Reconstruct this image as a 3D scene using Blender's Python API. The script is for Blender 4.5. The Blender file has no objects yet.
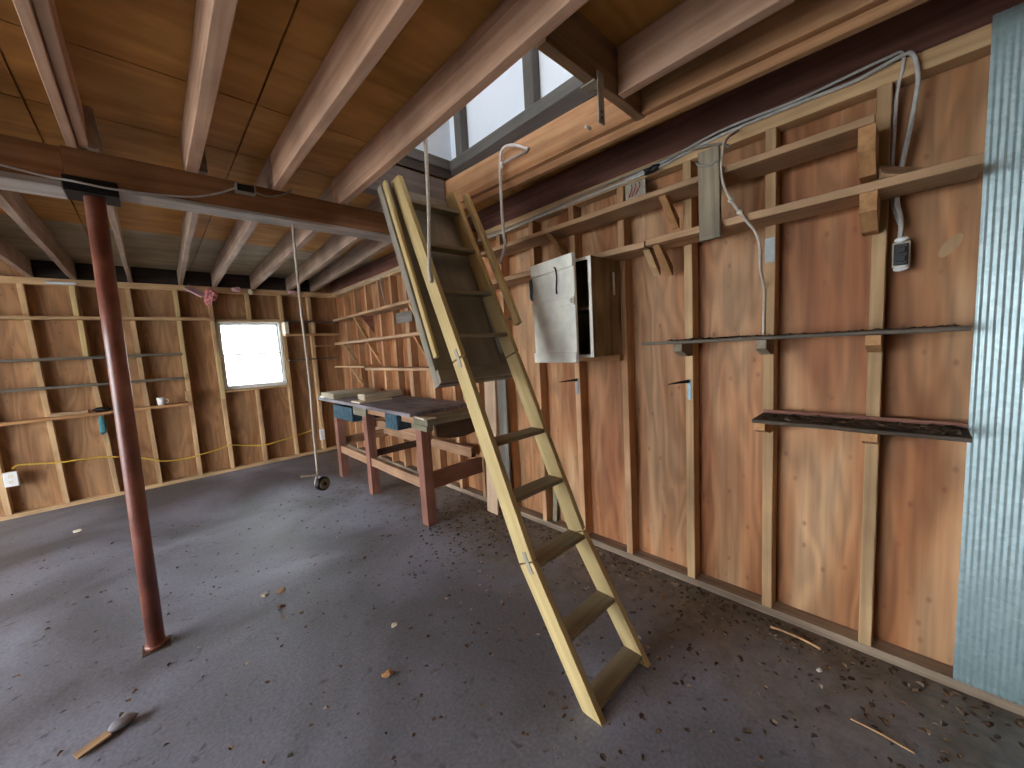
import bpy, bmesh, math, random
from mathutils import Vector, Matrix
random.seed(11)
S = bpy.context.scene
COL = S.collection

# ------------------------------------------------------------------ camera, sky, exposure
F_PX, ROLL, PITCH, YAW, EYE = 379.8, 0.0568, 0.0969, 0.7562, 1.5
def cam_axes():
    cy, sy, cp, sp = math.cos(YAW), math.sin(YAW), math.cos(PITCH), math.sin(PITCH)
    f = Vector((sy*cp, cy*cp, -sp)); r = Vector((cy, -sy, 0)); d = f.cross(r)
    cr, sr = math.cos(ROLL), math.sin(ROLL)
    return cr*r + sr*d, -sr*r + cr*d, f
_r, _d, _f = cam_axes()
cd = bpy.data.cameras.new('camera'); cam = bpy.data.objects.new('camera', cd); COL.objects.link(cam)
cd.sensor_fit = 'HORIZONTAL'; cd.sensor_width = 36.0; cd.lens = 36.0*F_PX/1024
cd.clip_start = 0.02; cd.clip_end = 500
cam.matrix_world = Matrix(((_r.x, -_d.x, -_f.x, 0), (_r.y, -_d.y, -_f.y, 0), (_r.z, -_d.z, -_f.z, EYE), (0, 0, 0, 1)))
S.camera = cam

w = bpy.data.worlds.new('sky'); S.world = w; w.use_nodes = True
bg = w.node_tree.nodes['Background']
bg.inputs['Color'].default_value = (0.86, 0.93, 1.0, 1); bg.inputs['Strength'].default_value = 4.6
S.view_settings.view_transform = 'Standard'; S.view_settings.look = 'None'
S.view_settings.gamma = 1.0; S.view_settings.use_curve_mapping = False
S.view_settings.exposure = 2.0

W, D = 2.241, 6.476                # faces of the long wall's studs (x) and of the window wall's studs (y)
WS, DS = W+0.09, D+0.09            # sheathing behind them
XL, YF = -4.8, -3.0                # doorway wall and the wall behind the camera
DOOR = (1.0, 5.2, 2.4)            # open vehicle doorway in wall_left: y0, y1, height
CE = 2.72                          # underside of the upper floor
HX0, HX1, HY0, HY1 = 1.085, 1.76, 0.94, 2.36   # stair opening

# ------------------------------------------------------------------ materials
def new_mat(name):
    m = bpy.data.materials.new(name); m.use_nodes = True
    nt = m.node_tree; return m, nt, nt.nodes['Principled BSDF']
def N(nt, t, **kw):
    n = nt.nodes.new(t)
    for k, v in kw.items(): setattr(n, k, v)
    return n
def ramp(nt, stops):
    r = N(nt, 'ShaderNodeValToRGB'); e = r.color_ramp.elements
    while len(e) < len(stops): e.new(0.5)
    for i, (p, c) in enumerate(stops): e[i].position = p; e[i].color = (*c, 1)
    return r
def wood(name, light, dark, axis='X', fine=24.0, along=1.1, rough=0.72, var=0.16, mottle=0.5, knots=None, bump=0.25, spread=(0.34, 0.66), spec=0.3):
    """boards carry their own axes: grain runs along the given axis of the object"""
    m, nt, b = new_mat(name); L = nt.links
    tc = N(nt, 'ShaderNodeTexCoord'); oi = N(nt, 'ShaderNodeObjectInfo')
    off = N(nt, 'ShaderNodeVectorMath', operation='SCALE'); off.inputs[0].default_value = (13.1, 7.7, 19.3)
    L.new(oi.outputs['Random'], off.inputs['Scale'])
    add = N(nt, 'ShaderNodeVectorMath', operation='ADD'); L.new(tc.outputs['Object'], add.inputs[0]); L.new(off.outputs[0], add.inputs[1])
    mp = N(nt, 'ShaderNodeMapping'); s = {'X': (along, fine, fine), 'Y': (fine, along, fine), 'Z': (fine, fine, along)}[axis]
    mp.inputs['Scale'].default_value = s; L.new(add.outputs[0], mp.inputs['Vector'])
    n1 = N(nt, 'ShaderNodeTexNoise'); n1.inputs['Scale'].default_value = 1.0; n1.inputs['Detail'].default_value = 5; n1.inputs['Distortion'].default_value = 0.8
    L.new(mp.outputs[0], n1.inputs['Vector'])
    r1 = ramp(nt, [(spread[0], dark), (spread[1], light)]); L.new(n1.outputs['Fac'], r1.inputs['Fac'])
    n2 = N(nt, 'ShaderNodeTexNoise'); n2.inputs['Scale'].default_value = 3.1; n2.inputs['Detail'].default_value = 3
    L.new(add.outputs[0], n2.inputs['Vector'])
    mr = N(nt, 'ShaderNodeMapRange'); mr.inputs['From Min'].default_value = 0.3; mr.inputs['From Max'].default_value = 0.7
    mr.inputs['To Min'].default_value = 1-mottle*0.5; mr.inputs['To Max'].default_value = 1+mottle*0.35
    L.new(n2.outputs['Fac'], mr.inputs['Value'])
    mr2 = N(nt, 'ShaderNodeMapRange'); mr2.inputs['To Min'].default_value = 1-var; mr2.inputs['To Max'].default_value = 1+var
    L.new(oi.outputs['Random'], mr2.inputs['Value'])
    mul = N(nt, 'ShaderNodeMath', operation='MULTIPLY'); L.new(mr.outputs[0], mul.inputs[0]); L.new(mr2.outputs[0], mul.inputs[1])
    hs = N(nt, 'ShaderNodeHueSaturation'); L.new(r1.outputs[0], hs.inputs['Color']); L.new(mul.outputs[0], hs.inputs['Value'])
    out = hs.outputs[0]
    if knots:
        mk = N(nt, 'ShaderNodeMapping'); mk.inputs['Scale'].default_value = {'X': (2.4, 5.5, 5.5), 'Y': (5.5, 2.4, 5.5), 'Z': (5.5, 5.5, 2.4)}[axis]
        L.new(add.outputs[0], mk.inputs['Vector'])
        v = N(nt, 'ShaderNodeTexVoronoi'); v.inputs['Scale'].default_value = 1.0; L.new(mk.outputs[0], v.inputs['Vector'])
        rk = ramp(nt, [(0.05, (1, 1, 1)), (0.16, (0, 0, 0))]); L.new(v.outputs['Distance'], rk.inputs['Fac'])
        mx = N(nt, 'ShaderNodeMix', data_type='RGBA'); mx.inputs['B'].default_value = (*knots, 1)
        mf = N(nt, 'ShaderNodeMath', operation='MULTIPLY'); mf.inputs[1].default_value = 0.6
        L.new(rk.outputs[0], mf.inputs[0]); L.new(mf.outputs[0], mx.inputs['Factor']); L.new(out, mx.inputs['A']); out = mx.outputs['Result']
    L.new(out, b.inputs['Base Color'])
    b.inputs['Roughness'].default_value = rough; b.inputs['Specular IOR Level'].default_value = spec
    bp = N(nt, 'ShaderNodeBump'); bp.inputs['Strength'].default_value = bump; bp.inputs['Distance'].default_value = 0.004
    L.new(n1.outputs['Fac'], bp.inputs['Height']); L.new(bp.outputs[0], b.inputs['Normal'])
    return m
def plain(name, c, rough=0.6, metal=0.0, noise=0.15, scale=30, spec=0.4):
    m, nt, b = new_mat(name); L = nt.links
    tc = N(nt, 'ShaderNodeTexCoord'); n = N(nt, 'ShaderNodeTexNoise'); n.inputs['Scale'].default_value = scale; n.inputs['Detail'].default_value = 4
    L.new(tc.outputs['Object'], n.inputs['Vector'])
    r = ramp(nt, [(0.3, tuple(x*(1-noise) for x in c)), (0.7, tuple(min(1, x*(1+noise)) for x in c))]); L.new(n.outputs['Fac'], r.inputs['Fac'])
    L.new(r.outputs[0], b.inputs['Base Color']); b.inputs['Roughness'].default_value = rough; b.inputs['Metallic'].default_value = metal
    b.inputs['Specular IOR Level'].default_value = spec
    return m

M = {}
M['stud'] = wood('stud_pine', (0.62, 0.42, 0.22), (0.46, 0.28, 0.14), var=0.14)
M['stud_warm'] = wood('stud_fir', (0.62, 0.37, 0.20), (0.45, 0.24, 0.12), var=0.16)
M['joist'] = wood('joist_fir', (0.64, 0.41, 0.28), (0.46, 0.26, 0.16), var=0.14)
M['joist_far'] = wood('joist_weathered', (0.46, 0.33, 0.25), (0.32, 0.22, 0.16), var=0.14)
M['rim'] = wood('rim_joist_red_shaded', (0.22, 0.095, 0.07), (0.12, 0.05, 0.035), var=0.05)  # reddish wood darkened: the shade of the recess is put into its colour
M['trimmer'] = wood('trimmer_fir', (0.60, 0.34, 0.17), (0.42, 0.20, 0.09), var=0.1)
M['sole'] = wood('dusty_plate', (0.36, 0.27, 0.19), (0.22, 0.16, 0.11), var=0.05, mottle=0.8)
M['flange'] = wood('pale_beam_strip', (0.56, 0.50, 0.44), (0.42, 0.36, 0.31), var=0.03)
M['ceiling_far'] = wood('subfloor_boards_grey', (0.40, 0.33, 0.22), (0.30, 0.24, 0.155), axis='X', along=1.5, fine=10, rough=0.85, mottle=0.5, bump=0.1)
M['beam'] = wood('beam_fir', (0.40, 0.19, 0.085), (0.27, 0.115, 0.045), var=0.12)
M['shelf'] = wood('shelf_pine', (0.50, 0.32, 0.18), (0.36, 0.21, 0.11), var=0.12)
M['shelf_dirty'] = wood('shelf_sooty', (0.13, 0.10, 0.07), (0.055, 0.042, 0.03), var=0.1, mottle=0.9)
M['shelf_grey'] = wood('shelf_grey', (0.20, 0.17, 0.13), (0.11, 0.09, 0.07), var=0.1)
M['brace'] = wood('brace_fir', (0.58, 0.32, 0.14), (0.42, 0.21, 0.09), var=0.12)
M['old'] = wood('weathered_board', (0.36, 0.30, 0.21), (0.20, 0.16, 0.11), var=0.05, mottle=0.9)
M['grey'] = wood('grey_board', (0.24, 0.22, 0.185), (0.15, 0.135, 0.11), var=0.05)
M['pale'] = wood('pale_board', (0.60, 0.43, 0.30), (0.50, 0.33, 0.21), var=0.05)
M['ladder'] = wood('ladder_pine', (0.66, 0.51, 0.25), (0.56, 0.41, 0.18), var=0.05, knots=(0.25, 0.12, 0.04), mottle=0.25)
M['tread'] = wood('tread_dusty_pine', (0.34, 0.29, 0.19), (0.25, 0.20, 0.12), var=0.06)
M['panel'] = wood('hatch_plywood', (0.36, 0.32, 0.25), (0.24, 0.21, 0.165), var=0.03, along=1.0, fine=9, mottle=0.5)
M['bench_leg'] = wood('bench_leg_red', (0.34, 0.165, 0.12), (0.25, 0.105, 0.075), var=0.06)
M['bench_top'] = wood('bench_top_dark', (0.29, 0.26, 0.275), (0.15, 0.13, 0.14), var=0.03, mottle=0.9, spec=0.5)
M['bench_grey'] = wood('bench_greenish_board', (0.30, 0.27, 0.19), (0.19, 0.165, 0.11), var=0.05)
M['bench_rail'] = wood('bench_rail', (0.46, 0.27, 0.16), (0.32, 0.17, 0.09), var=0.08)
M['bench_dark'] = wood('bench_dark', (0.12, 0.075, 0.05), (0.06, 0.038, 0.025), var=0.05)
M['teal'] = plain('teal_paint', (0.035, 0.085, 0.115), 0.6, noise=0.5, scale=22)
M['ceiling'] = wood('subfloor_plywood', (0.58, 0.295, 0.085), (0.42, 0.20, 0.055), axis='X', along=1.5, fine=10, rough=0.85, mottle=0.5, bump=0.1)
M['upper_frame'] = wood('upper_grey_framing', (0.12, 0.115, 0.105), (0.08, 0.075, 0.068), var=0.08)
M['gap_shade'] = wood('gap_shade_dark', (0.05, 0.036, 0.028), (0.03, 0.021, 0.016), var=0.08)  # near black: the shade of gaps and dark spaces put into the colour
M['header'] = wood('stair_header', (0.34, 0.21, 0.12), (0.22, 0.125, 0.065), var=0.05)
M['header_far'] = wood('weathered_header', (0.20, 0.165, 0.15), (0.11, 0.09, 0.085), var=0.05)
M['white_panel'] = plain('white_panel', (0.66, 0.74, 0.82), 0.6, noise=0.03, scale=3)
M['cab_white'] = plain('cabinet_paint', (0.86, 0.85, 0.75), 0.55, noise=0.14, scale=9)
M['cab_side'] = wood('cabinet_side', (0.38, 0.29, 0.165), (0.17, 0.12, 0.07), axis='Z', along=2, fine=14, var=0.05, mottle=1.0)
M['black'] = plain('black_iron', (0.012, 0.012, 0.013), 0.5, 0.3)
M['black_plastic'] = plain('black_plastic', (0.018, 0.018, 0.02), 0.35)
M['hook'] = plain('dark_iron', (0.035, 0.03, 0.028), 0.45, 0.6)
M['zinc'] = plain('zinc_bracket', (0.42, 0.38, 0.30), 0.5, 0.4)
M['steelblue'] = plain('bluish_plate', (0.20, 0.27, 0.31), 0.45, 0.5)
M['cable'] = plain('grey_cable', (0.52, 0.50, 0.47), 0.5)
M['cable_dark'] = plain('old_cable', (0.30, 0.27, 0.23), 0.6)
M['cord'] = plain('cotton_cord', (0.60, 0.53, 0.44), 0.9)
M['rope'] = plain('rope', (0.58, 0.51, 0.42), 0.9, noise=0.2, scale=120)
M['pvc'] = plain('pale_tube', (0.62, 0.56, 0.52), 0.4)
M['white_plastic'] = plain('white_plastic', (0.78, 0.78, 0.76), 0.4, noise=0.04)
M['yellow'] = plain('yellow_cord', (0.62, 0.40, 0.055), 0.55)
M['red_wire'] = plain('red_wire', (0.45, 0.03, 0.03), 0.5)
M['pink'] = plain('pink_insulation', (0.72, 0.30, 0.30), 0.95, noise=0.3, scale=40)
M['pink_paper'] = plain('insulation_paper', (0.72, 0.45, 0.46), 0.8, noise=0.1)
M['teal_cloth'] = plain('teal_cloth', (0.06, 0.22, 0.24), 0.8)
M['blue_cloth'] = plain('blue_cloth', (0.16, 0.25, 0.38), 0.8)
M['tape'] = plain('pale_tape', (0.40, 0.45, 0.44), 0.5)
M['cream'] = plain('cream_board', (0.74, 0.66, 0.50), 0.7, noise=0.1)
M['khaki'] = wood('khaki_board', (0.50, 0.43, 0.31), (0.38, 0.32, 0.22), var=0.05)
M['stone'] = plain('grey_stone', (0.21, 0.19, 0.205), 0.85, noise=0.2)
M['plug'] = wood('plywood_plug', (0.60, 0.40, 0.22), (0.52, 0.33, 0.17), axis='Z', var=0.02)
M['asphalt'] = plain('outside_gravel', (0.46, 0.45, 0.43), 0.9, noise=0.15, scale=6)
M['outer'] = plain('board_wall', (0.22, 0.15, 0.09), 0.85, noise=0.2, scale=4)
M['frame_white'] = plain('window_paint', (0.84, 0.84, 0.80), 0.5, noise=0.05)

def plywood_wall(name, a, b_, c, axis_u):
    """rotary-cut plywood: cathedral figure standing upright, reddish heart bands, knots, sheet to sheet variation"""
    m, nt, b = new_mat(name); L = nt.links
    tc = N(nt, 'ShaderNodeTexCoord')
    def noise(scale, sc=1.0, det=4, dist=0.0):
        mp = N(nt, 'ShaderNodeMapping'); mp.inputs['Scale'].default_value = scale; L.new(tc.outputs['Object'], mp.inputs['Vector'])
        n = N(nt, 'ShaderNodeTexNoise'); n.inputs['Scale'].default_value = sc; n.inputs['Detail'].default_value = det; n.inputs['Distortion'].default_value = dist
        L.new(mp.outputs[0], n.inputs['Vector']); return n
    n0 = noise((4.6, 4.6, 0.55), 1.0, 4, 0.5)                       # broad upright bands
    r0 = ramp(nt, [(0.36, a), (0.5, b_), (0.64, c)]); L.new(n0.outputs['Fac'], r0.inputs['Fac'])
    mul = N(nt, 'ShaderNodeMath', operation='MULTIPLY'); mul.inputs[1].default_value = 54.0
    n1 = noise((4.2, 4.2, 0.8), 1.0, 2, 0.35); L.new(n1.outputs['Fac'], mul.inputs[0])
    sn = N(nt, 'ShaderNodeMath', operation='SINE'); L.new(mul.outputs[0], sn.inputs[0])   # growth rings
    n2 = noise((48, 48, 2.2), 1.0, 5)
    ad = N(nt, 'ShaderNodeMath', operation='MULTIPLY_ADD'); ad.inputs[1].default_value = 0.26
    L.new(sn.outputs[0], ad.inputs[0]); L.new(n2.outputs['Fac'], ad.inputs[2])
    mr = N(nt, 'ShaderNodeMapRange'); mr.inputs['From Min'].default_value = 0.15; mr.inputs['From Max'].default_value = 0.85
    mr.inputs['To Min'].default_value = 0.74; mr.inputs['To Max'].default_value = 1.14; L.new(ad.outputs[0], mr.inputs['Value'])
    n3 = noise((1.3, 1.3, 0.9), 1.0, 3)
    mr3 = N(nt, 'ShaderNodeMapRange'); mr3.inputs['From Min'].default_value = 0.3; mr3.inputs['From Max'].default_value = 0.7
    mr3.inputs['To Min'].default_value = 0.78; mr3.inputs['To Max'].default_value = 1.16; L.new(n3.outputs['Fac'], mr3.inputs['Value'])
    mm = N(nt, 'ShaderNodeMath', operation='MULTIPLY'); L.new(mr.outputs[0], mm.inputs[0]); L.new(mr3.outputs[0], mm.inputs[1])
    hs = N(nt, 'ShaderNodeHueSaturation'); L.new(r0.outputs[0], hs.inputs['Color']); L.new(mm.outputs[0], hs.inputs['Value'])
    mk = N(nt, 'ShaderNodeMapping'); mk.inputs['Scale'].default_value = (2.7, 2.7, 1.7); L.new(tc.outputs['Object'], mk.inputs['Vector'])
    v = N(nt, 'ShaderNodeTexVoronoi'); L.new(mk.outputs[0], v.inputs['Vector'])
    rk = ramp(nt, [(0.02, (0.6, 0.6, 0.6)), (0.17, (0, 0, 0))]); L.new(v.outputs['Distance'], rk.inputs['Fac'])
    mx = N(nt, 'ShaderNodeMix', data_type='RGBA'); mx.inputs['B'].default_value = (0.20, 0.06, 0.035, 1)
    L.new(rk.outputs[0], mx.inputs['Factor']); L.new(hs.outputs[0], mx.inputs['A'])
    L.new(mx.outputs['Result'], b.inputs['Base Color'])
    b.inputs['Roughness'].default_value = 0.6; b.inputs['Specular IOR Level'].default_value = 0.35
    bp = N(nt, 'ShaderNodeBump'); bp.inputs['Strength'].default_value = 0.12; bp.inputs['Distance'].default_value = 0.003
    L.new(ad.outputs[0], bp.inputs['Height']); L.new(bp.outputs[0], b.inputs['Normal'])
    return m
M['ply_long'] = plywood_wall('plywood_long_wall', (0.34, 0.125, 0.045), (0.45, 0.21, 0.09), (0.57, 0.34, 0.18), 'Y')
M['ply_window'] = plywood_wall('plywood_window_wall', (0.30, 0.145, 0.065), (0.37, 0.195, 0.09), (0.42, 0.235, 0.115), 'X')

def concrete():
    m, nt, b = new_mat('stained_concrete'); L = nt.links
    tc = N(nt, 'ShaderNodeTexCoord')
    def noise(scale, det=5, dist=0.0, vec=None):
        n = N(nt, 'ShaderNodeTexNoise'); n.inputs['Scale'].default_value = scale; n.inputs['Detail'].default_value = det; n.inputs['Distortion'].default_value = dist
        L.new(vec or tc.outputs['Object'], n.inputs['Vector']); return n
    a = noise(0.9, 5, 0.6); ra = ramp(nt, [(0.38, (0.140, 0.137, 0.150)), (0.5, (0.212, 0.214, 0.256)), (0.62, (0.31, 0.32, 0.395))]); L.new(a.outputs['Fac'], ra.inputs['Fac'])
    f = noise(70, 6); rf = ramp(nt, [(0.3, (0.78, 0.78, 0.78)), (0.7, (1.15, 1.15, 1.15))]); L.new(f.outputs['Fac'], rf.inputs['Fac'])
    mx = N(nt, 'ShaderNodeMix', data_type='RGBA', blend_type='MULTIPLY'); mx.inputs['Factor'].default_value = 1
    L.new(ra.outputs[0], mx.inputs['A']); L.new(rf.outputs[0], mx.inputs['B'])
    # earth tracked in along the long wall and under the stair
    sp = N(nt, 'ShaderNodeSeparateXYZ'); L.new(tc.outputs['Object'], sp.inputs[0])
    g = N(nt, 'ShaderNodeMapRange'); g.inputs['From Min'].default_value = 1.25; g.inputs['From Max'].default_value = 2.5; L.new(sp.outputs['X'], g.inputs['Value'])
    d = noise(3.4, 7, 1.2)
    ad = N(nt, 'ShaderNodeMath', operation='ADD'); L.new(g.outputs[0], ad.inputs[0]); L.new(d.outputs['Fac'], ad.inputs[1])
    rd = ramp(nt, [(0.55, (0, 0, 0)), (0.72, (0.45, 0.45, 0.45)), (1.0, (0.9, 0.9, 0.9))]); hm = N(nt, 'ShaderNodeMath', operation='MULTIPLY'); hm.inputs[1].default_value = 0.82
    L.new(ad.outputs[0], hm.inputs[0]); L.new(hm.outputs[0], rd.inputs['Fac'])
    e = noise(13, 8, 0.6); re = ramp(nt, [(0.3, (0.12, 0.10, 0.07)), (0.7, (0.26, 0.225, 0.175))]); L.new(e.outputs['Fac'], re.inputs['Fac'])
    m2 = N(nt, 'ShaderNodeMix', data_type='RGBA'); L.new(rd.outputs[0], m2.inputs['Factor']); L.new(mx.outputs['Result'], m2.inputs['A']); L.new(re.outputs[0], m2.inputs['B'])
    # olive tint growing toward the doorway side
    g2 = N(nt, 'ShaderNodeMapRange'); g2.inputs['From Min'].default_value = -0.5; g2.inputs['From Max'].default_value = -1.9; L.new(sp.outputs['X'], g2.inputs['Value'])
    a2 = N(nt, 'ShaderNodeMath', operation='MULTIPLY'); L.new(g2.outputs[0], a2.inputs[0]); L.new(d.outputs['Fac'], a2.inputs[1])
    m4 = N(nt, 'ShaderNodeMix', data_type='RGBA'); m4.inputs['B'].default_value = (0.17, 0.155, 0.10, 1)
    L.new(a2.outputs[0], m4.inputs['Factor']); L.new(m2.outputs['Result'], m4.inputs['A']); m2 = m4
    # small dark stains
    st = noise(17, 4, 0.6); rs = ramp(nt, [(0.62, (0, 0, 0)), (0.72, (0.7, 0.7, 0.7))]); L.new(st.outputs['Fac'], rs.inputs['Fac'])
    m3 = N(nt, 'ShaderNodeMix', data_type='RGBA'); m3.inputs['B'].default_value = (0.075, 0.06, 0.055, 1)
    L.new(rs.outputs[0], m3.inputs['Factor']); L.new(m2.outputs['Result'], m3.inputs['A'])
    L.new(m3.outputs['Result'], b.inputs['Base Color'])
    b.inputs['Roughness'].default_value = 0.56; b.inputs['Specular IOR Level'].default_value = 0.5
    bp = N(nt, 'ShaderNodeBump'); bp.inputs['Strength'].default_value = 0.35; bp.inputs['Distance'].default_value = 0.006
    h = noise(30, 9); L.new(h.outputs['Fac'], bp.inputs['Height']); L.new(bp.outputs[0], b.inputs['Normal'])
    return m
M['floor'] = concrete()

def rusty():
    m, nt, b = new_mat('red_oxide_steel'); L = nt.links
    tc = N(nt, 'ShaderNodeTexCoord'); n = N(nt, 'ShaderNodeTexNoise'); n.inputs['Scale'].default_value = 6; n.inputs['Detail'].default_value = 7
    L.new(tc.outputs['Object'], n.inputs['Vector'])
    r = ramp(nt, [(0.35, (0.15, 0.045, 0.03)), (0.55, (0.27, 0.085, 0.055)), (0.72, (0.36, 0.16, 0.11))]); L.new(n.outputs['Fac'], r.inputs['Fac'])
    L.new(r.outputs[0], b.inputs['Base Color']); b.inputs['Roughness'].default_value = 0.36; b.inputs['Specular IOR Level'].default_value = 0.6
    return m
M['post'] = rusty()
def galvanised():
    m, nt, b = new_mat('galvanised_sheet'); L = nt.links
    tc = N(nt, 'ShaderNodeTexCoord'); v = N(nt, 'ShaderNodeTexVoronoi'); v.inputs['Scale'].default_value = 55; L.new(tc.outputs['Object'], v.inputs['Vector'])
    n = N(nt, 'ShaderNodeTexNoise'); n.inputs['Scale'].default_value = 3; L.new(tc.outputs['Object'], n.inputs['Vector'])
    r = ramp(nt, [(0.0, (0.44, 0.60, 0.62)), (1.0, (0.60, 0.76, 0.78))]); L.new(v.outputs['Color'], r.inputs['Fac'])
    L.new(r.outputs[0], b.inputs['Base Color']); b.inputs['Metallic'].default_value = 0.35; b.inputs['Roughness'].default_value = 0.36
    return m
M['galv'] = galvanised()
def glass():
    m, nt, b = new_mat('window_glass'); L = nt.links
    tr = N(nt, 'ShaderNodeBsdfTransparent'); tr.inputs['Color'].default_value = (0.97, 0.985, 0.98, 1)
    gl = N(nt, 'ShaderNodeBsdfGlossy'); gl.inputs['Roughness'].default_value = 0.03
    fr = N(nt, 'ShaderNodeFresnel'); fr.inputs['IOR'].default_value = 1.45
    mx = N(nt, 'ShaderNodeMixShader'); L.new(fr.outputs[0], mx.inputs[0]); L.new(tr.outputs[0], mx.inputs[1]); L.new(gl.outputs[0], mx.inputs[2])
    L.new(mx.outputs[0], nt.nodes['Material Output'].inputs['Surface']); return m
M['glass'] = glass()
def leafmat():
    m, nt, b = new_mat('dry_leaves'); L = nt.links
    tc = N(nt, 'ShaderNodeTexCoord'); n = N(nt, 'ShaderNodeTexWhiteNoise'); 
    sn = N(nt, 'ShaderNodeVectorMath', operation='SNAP'); sn.inputs[1].default_value = (0.03, 0.03, 0.03); L.new(tc.outputs['Object'], sn.inputs[0]); L.new(sn.outputs[0], n.inputs['Vector'])
    r = ramp(nt, [(0.0, (0.045, 0.03, 0.02)), (0.5, (0.11, 0.07, 0.04)), (0.8, (0.22, 0.13, 0.07)), (1.0, (0.45, 0.38, 0.30))]); L.new(n.outputs['Value'], r.inputs['Fac'])
    L.new(r.outputs[0], b.inputs['Base Color']); b.inputs['Roughness'].default_value = 0.9; return m
M['leaf'] = leafmat()

# ------------------------------------------------------------------ builders
def tag(o, label=None, cat=None, group=None, kind='thing'):
    if label: o['label'] = label
    if cat: o['category'] = cat
    if group: o['group'] = group
    if kind: o['kind'] = kind
    return o
def link(name, bm, mat, parent=None, mtx=None, smooth=False):
    me = bpy.data.meshes.new(name); bmesh.ops.recalc_face_normals(bm, faces=bm.faces); bm.to_mesh(me); bm.free()
    if mat: me.materials.append(mat)
    if smooth:
        for p in me.polygons: p.use_smooth = True
    o = bpy.data.objects.new(name, me); COL.objects.link(o)
    if parent is not None:
        pm = world(parent); o.parent = parent
        o.matrix_parent_inverse = pm.inverted()
    o.matrix_basis = mtx if mtx is not None else Matrix.Identity(4)
    return o
def world(o):
    m = o.matrix_basis.copy()
    if o.parent is not None: m = world(o.parent) @ o.matrix_parent_inverse @ m
    return m
def empty(name, loc):
    o = bpy.data.objects.new(name, None); COL.objects.link(o); o.empty_display_size = 0.1
    o.matrix_basis = Matrix.Translation(loc); return o
def add_box(bm, lo, hi, bev=0.0):
    r = bmesh.ops.create_cube(bm, size=1.0); lo = Vector(lo); hi = Vector(hi)
    for v in r['verts']:
        v.co = Vector((lo[i]+(v.co[i]+0.5)*(hi[i]-lo[i]) for i in range(3)))
    if bev:
        es = list({e for v in r['verts'] for e in v.link_edges})
        bmesh.ops.bevel(bm, geom=es, offset=bev, segments=1, affect='EDGES')
def board(name, a, b, wd, th, up, mat, parent=None, bev=0.003, warp=0.0015, cuts=5):
    """a sawn board from a to b: wd across, th along 'up'; its own X runs along the grain"""
    a, b, up = Vector(a), Vector(b), Vector(up).normalized()
    x = (b-a); l = x.length; x.normalize(); y = up.cross(x).normalized(); z = x.cross(y).normalized()
    bm = bmesh.new(); n = cuts if l > 0.5 else 1
    prof = [(-wd/2, -th/2), (wd/2, -th/2), (wd/2, th/2), (-wd/2, th/2)]
    bv = min(bev, wd*0.2, th*0.2)
    pr = []
    for i, (py, pz) in enumerate(prof):
        sy = 1 if py > 0 else -1; sz = 1 if pz > 0 else -1
        p1, p2 = (py-sy*bv, pz), (py, pz-sz*bv)
        pr += [p2, p1] if (sy*sz > 0) else [p1, p2]
    rings = []
    for k in range(n+1):
        t = k/n; dy, dz = (random.uniform(-warp, warp), random.uniform(-warp, warp)) if 0 < k < n else (0, 0)
        rings.append([bm.verts.new((-l/2+l*t, py+dy, pz+dz)) for py, pz in pr])
    m = len(pr)
    for k in range(n):
        for i in range(m):
            bm.faces.new((rings[k][i], rings[k][(i+1) % m], rings[k+1][(i+1) % m], rings[k+1][i]))
    bm.faces.new(rings[0]); bm.faces.new(rings[-1][::-1])
    c = (a+b)/2
    mt = Matrix(((x.x, y.x, z.x, c.x), (x.y, y.y, z.y, c.y), (x.z, y.z, z.z, c.z), (0, 0, 0, 1)))
    return link(name, bm, mat, parent, mt)
def abox(name, x0, x1, y0, y1, z0, z1, mat, grain='z', parent=None, bev=0.003, warp=0.0015):
    cx, cy, cz = (x0+x1)/2, (y0+y1)/2, (z0+z1)/2
    if grain == 'z': return board(name, (cx, cy, z0), (cx, cy, z1), x1-x0, y1-y0, (0, 1, 0), mat, parent, bev, warp)
    if grain == 'y': return board(name, (cx, y0, cz), (cx, y1, cz), x1-x0, z1-z0, (0, 0, 1), mat, parent, bev, warp)
    return board(name, (x0, cy, cz), (x1, cy, cz), y1-y0, z1-z0, (0, 0, 1), mat, parent, bev, warp)
def smooth_path(pts, n=8):
    P = [Vector(p) for p in pts]
    if len(P) < 3: return P
    Q = [P[0]*2-P[1]] + P + [P[-1]*2-P[-2]]; out = []
    for i in range(1, len(Q)-2):
        p0, p1, p2, p3 = Q[i-1:i+3]
        for k in range(n):
            t = k/n
            out.append(0.5*((2*p1)+(p2-p0)*t+(2*p0-5*p1+4*p2-p3)*t*t+(3*p1-p0-3*p2+p3)*t**3))
    out.append(P[-1]); return out
def add_tube(bm, pts, r, seg=8, smooth=True, radii=None):
    P = smooth_path(pts) if smooth else [Vector(p) for p in pts]
    n0 = None; rings = []
    for i, p in enumerate(P):
        t = (P[min(i+1, len(P)-1)]-P[max(i-1, 0)]).normalized()
        if n0 is None: n0 = t.orthogonal().normalized()
        n0 = (n0-t*n0.dot(t)).normalized(); b = t.cross(n0)
        rr = r if radii is None else radii(i/(len(P)-1))
        rings.append([bm.verts.new(p+n0*math.cos(2*math.pi*k/seg)*rr+b*math.sin(2*math.pi*k/seg)*rr) for k in range(seg)])
    for a, b in zip(rings, rings[1:]):
        for k in range(seg): bm.faces.new((a[k], a[(k+1) % seg], b[(k+1) % seg], b[k]))
    bm.faces.new(rings[0][::-1]); bm.faces.new(rings[-1])
def tube(name, pts, r, mat, parent=None, seg=8, smooth=True, radii=None):
    bm = bmesh.new(); add_tube(bm, pts, r, seg, smooth, radii); return link(name, bm, mat, parent, smooth=True)
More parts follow.
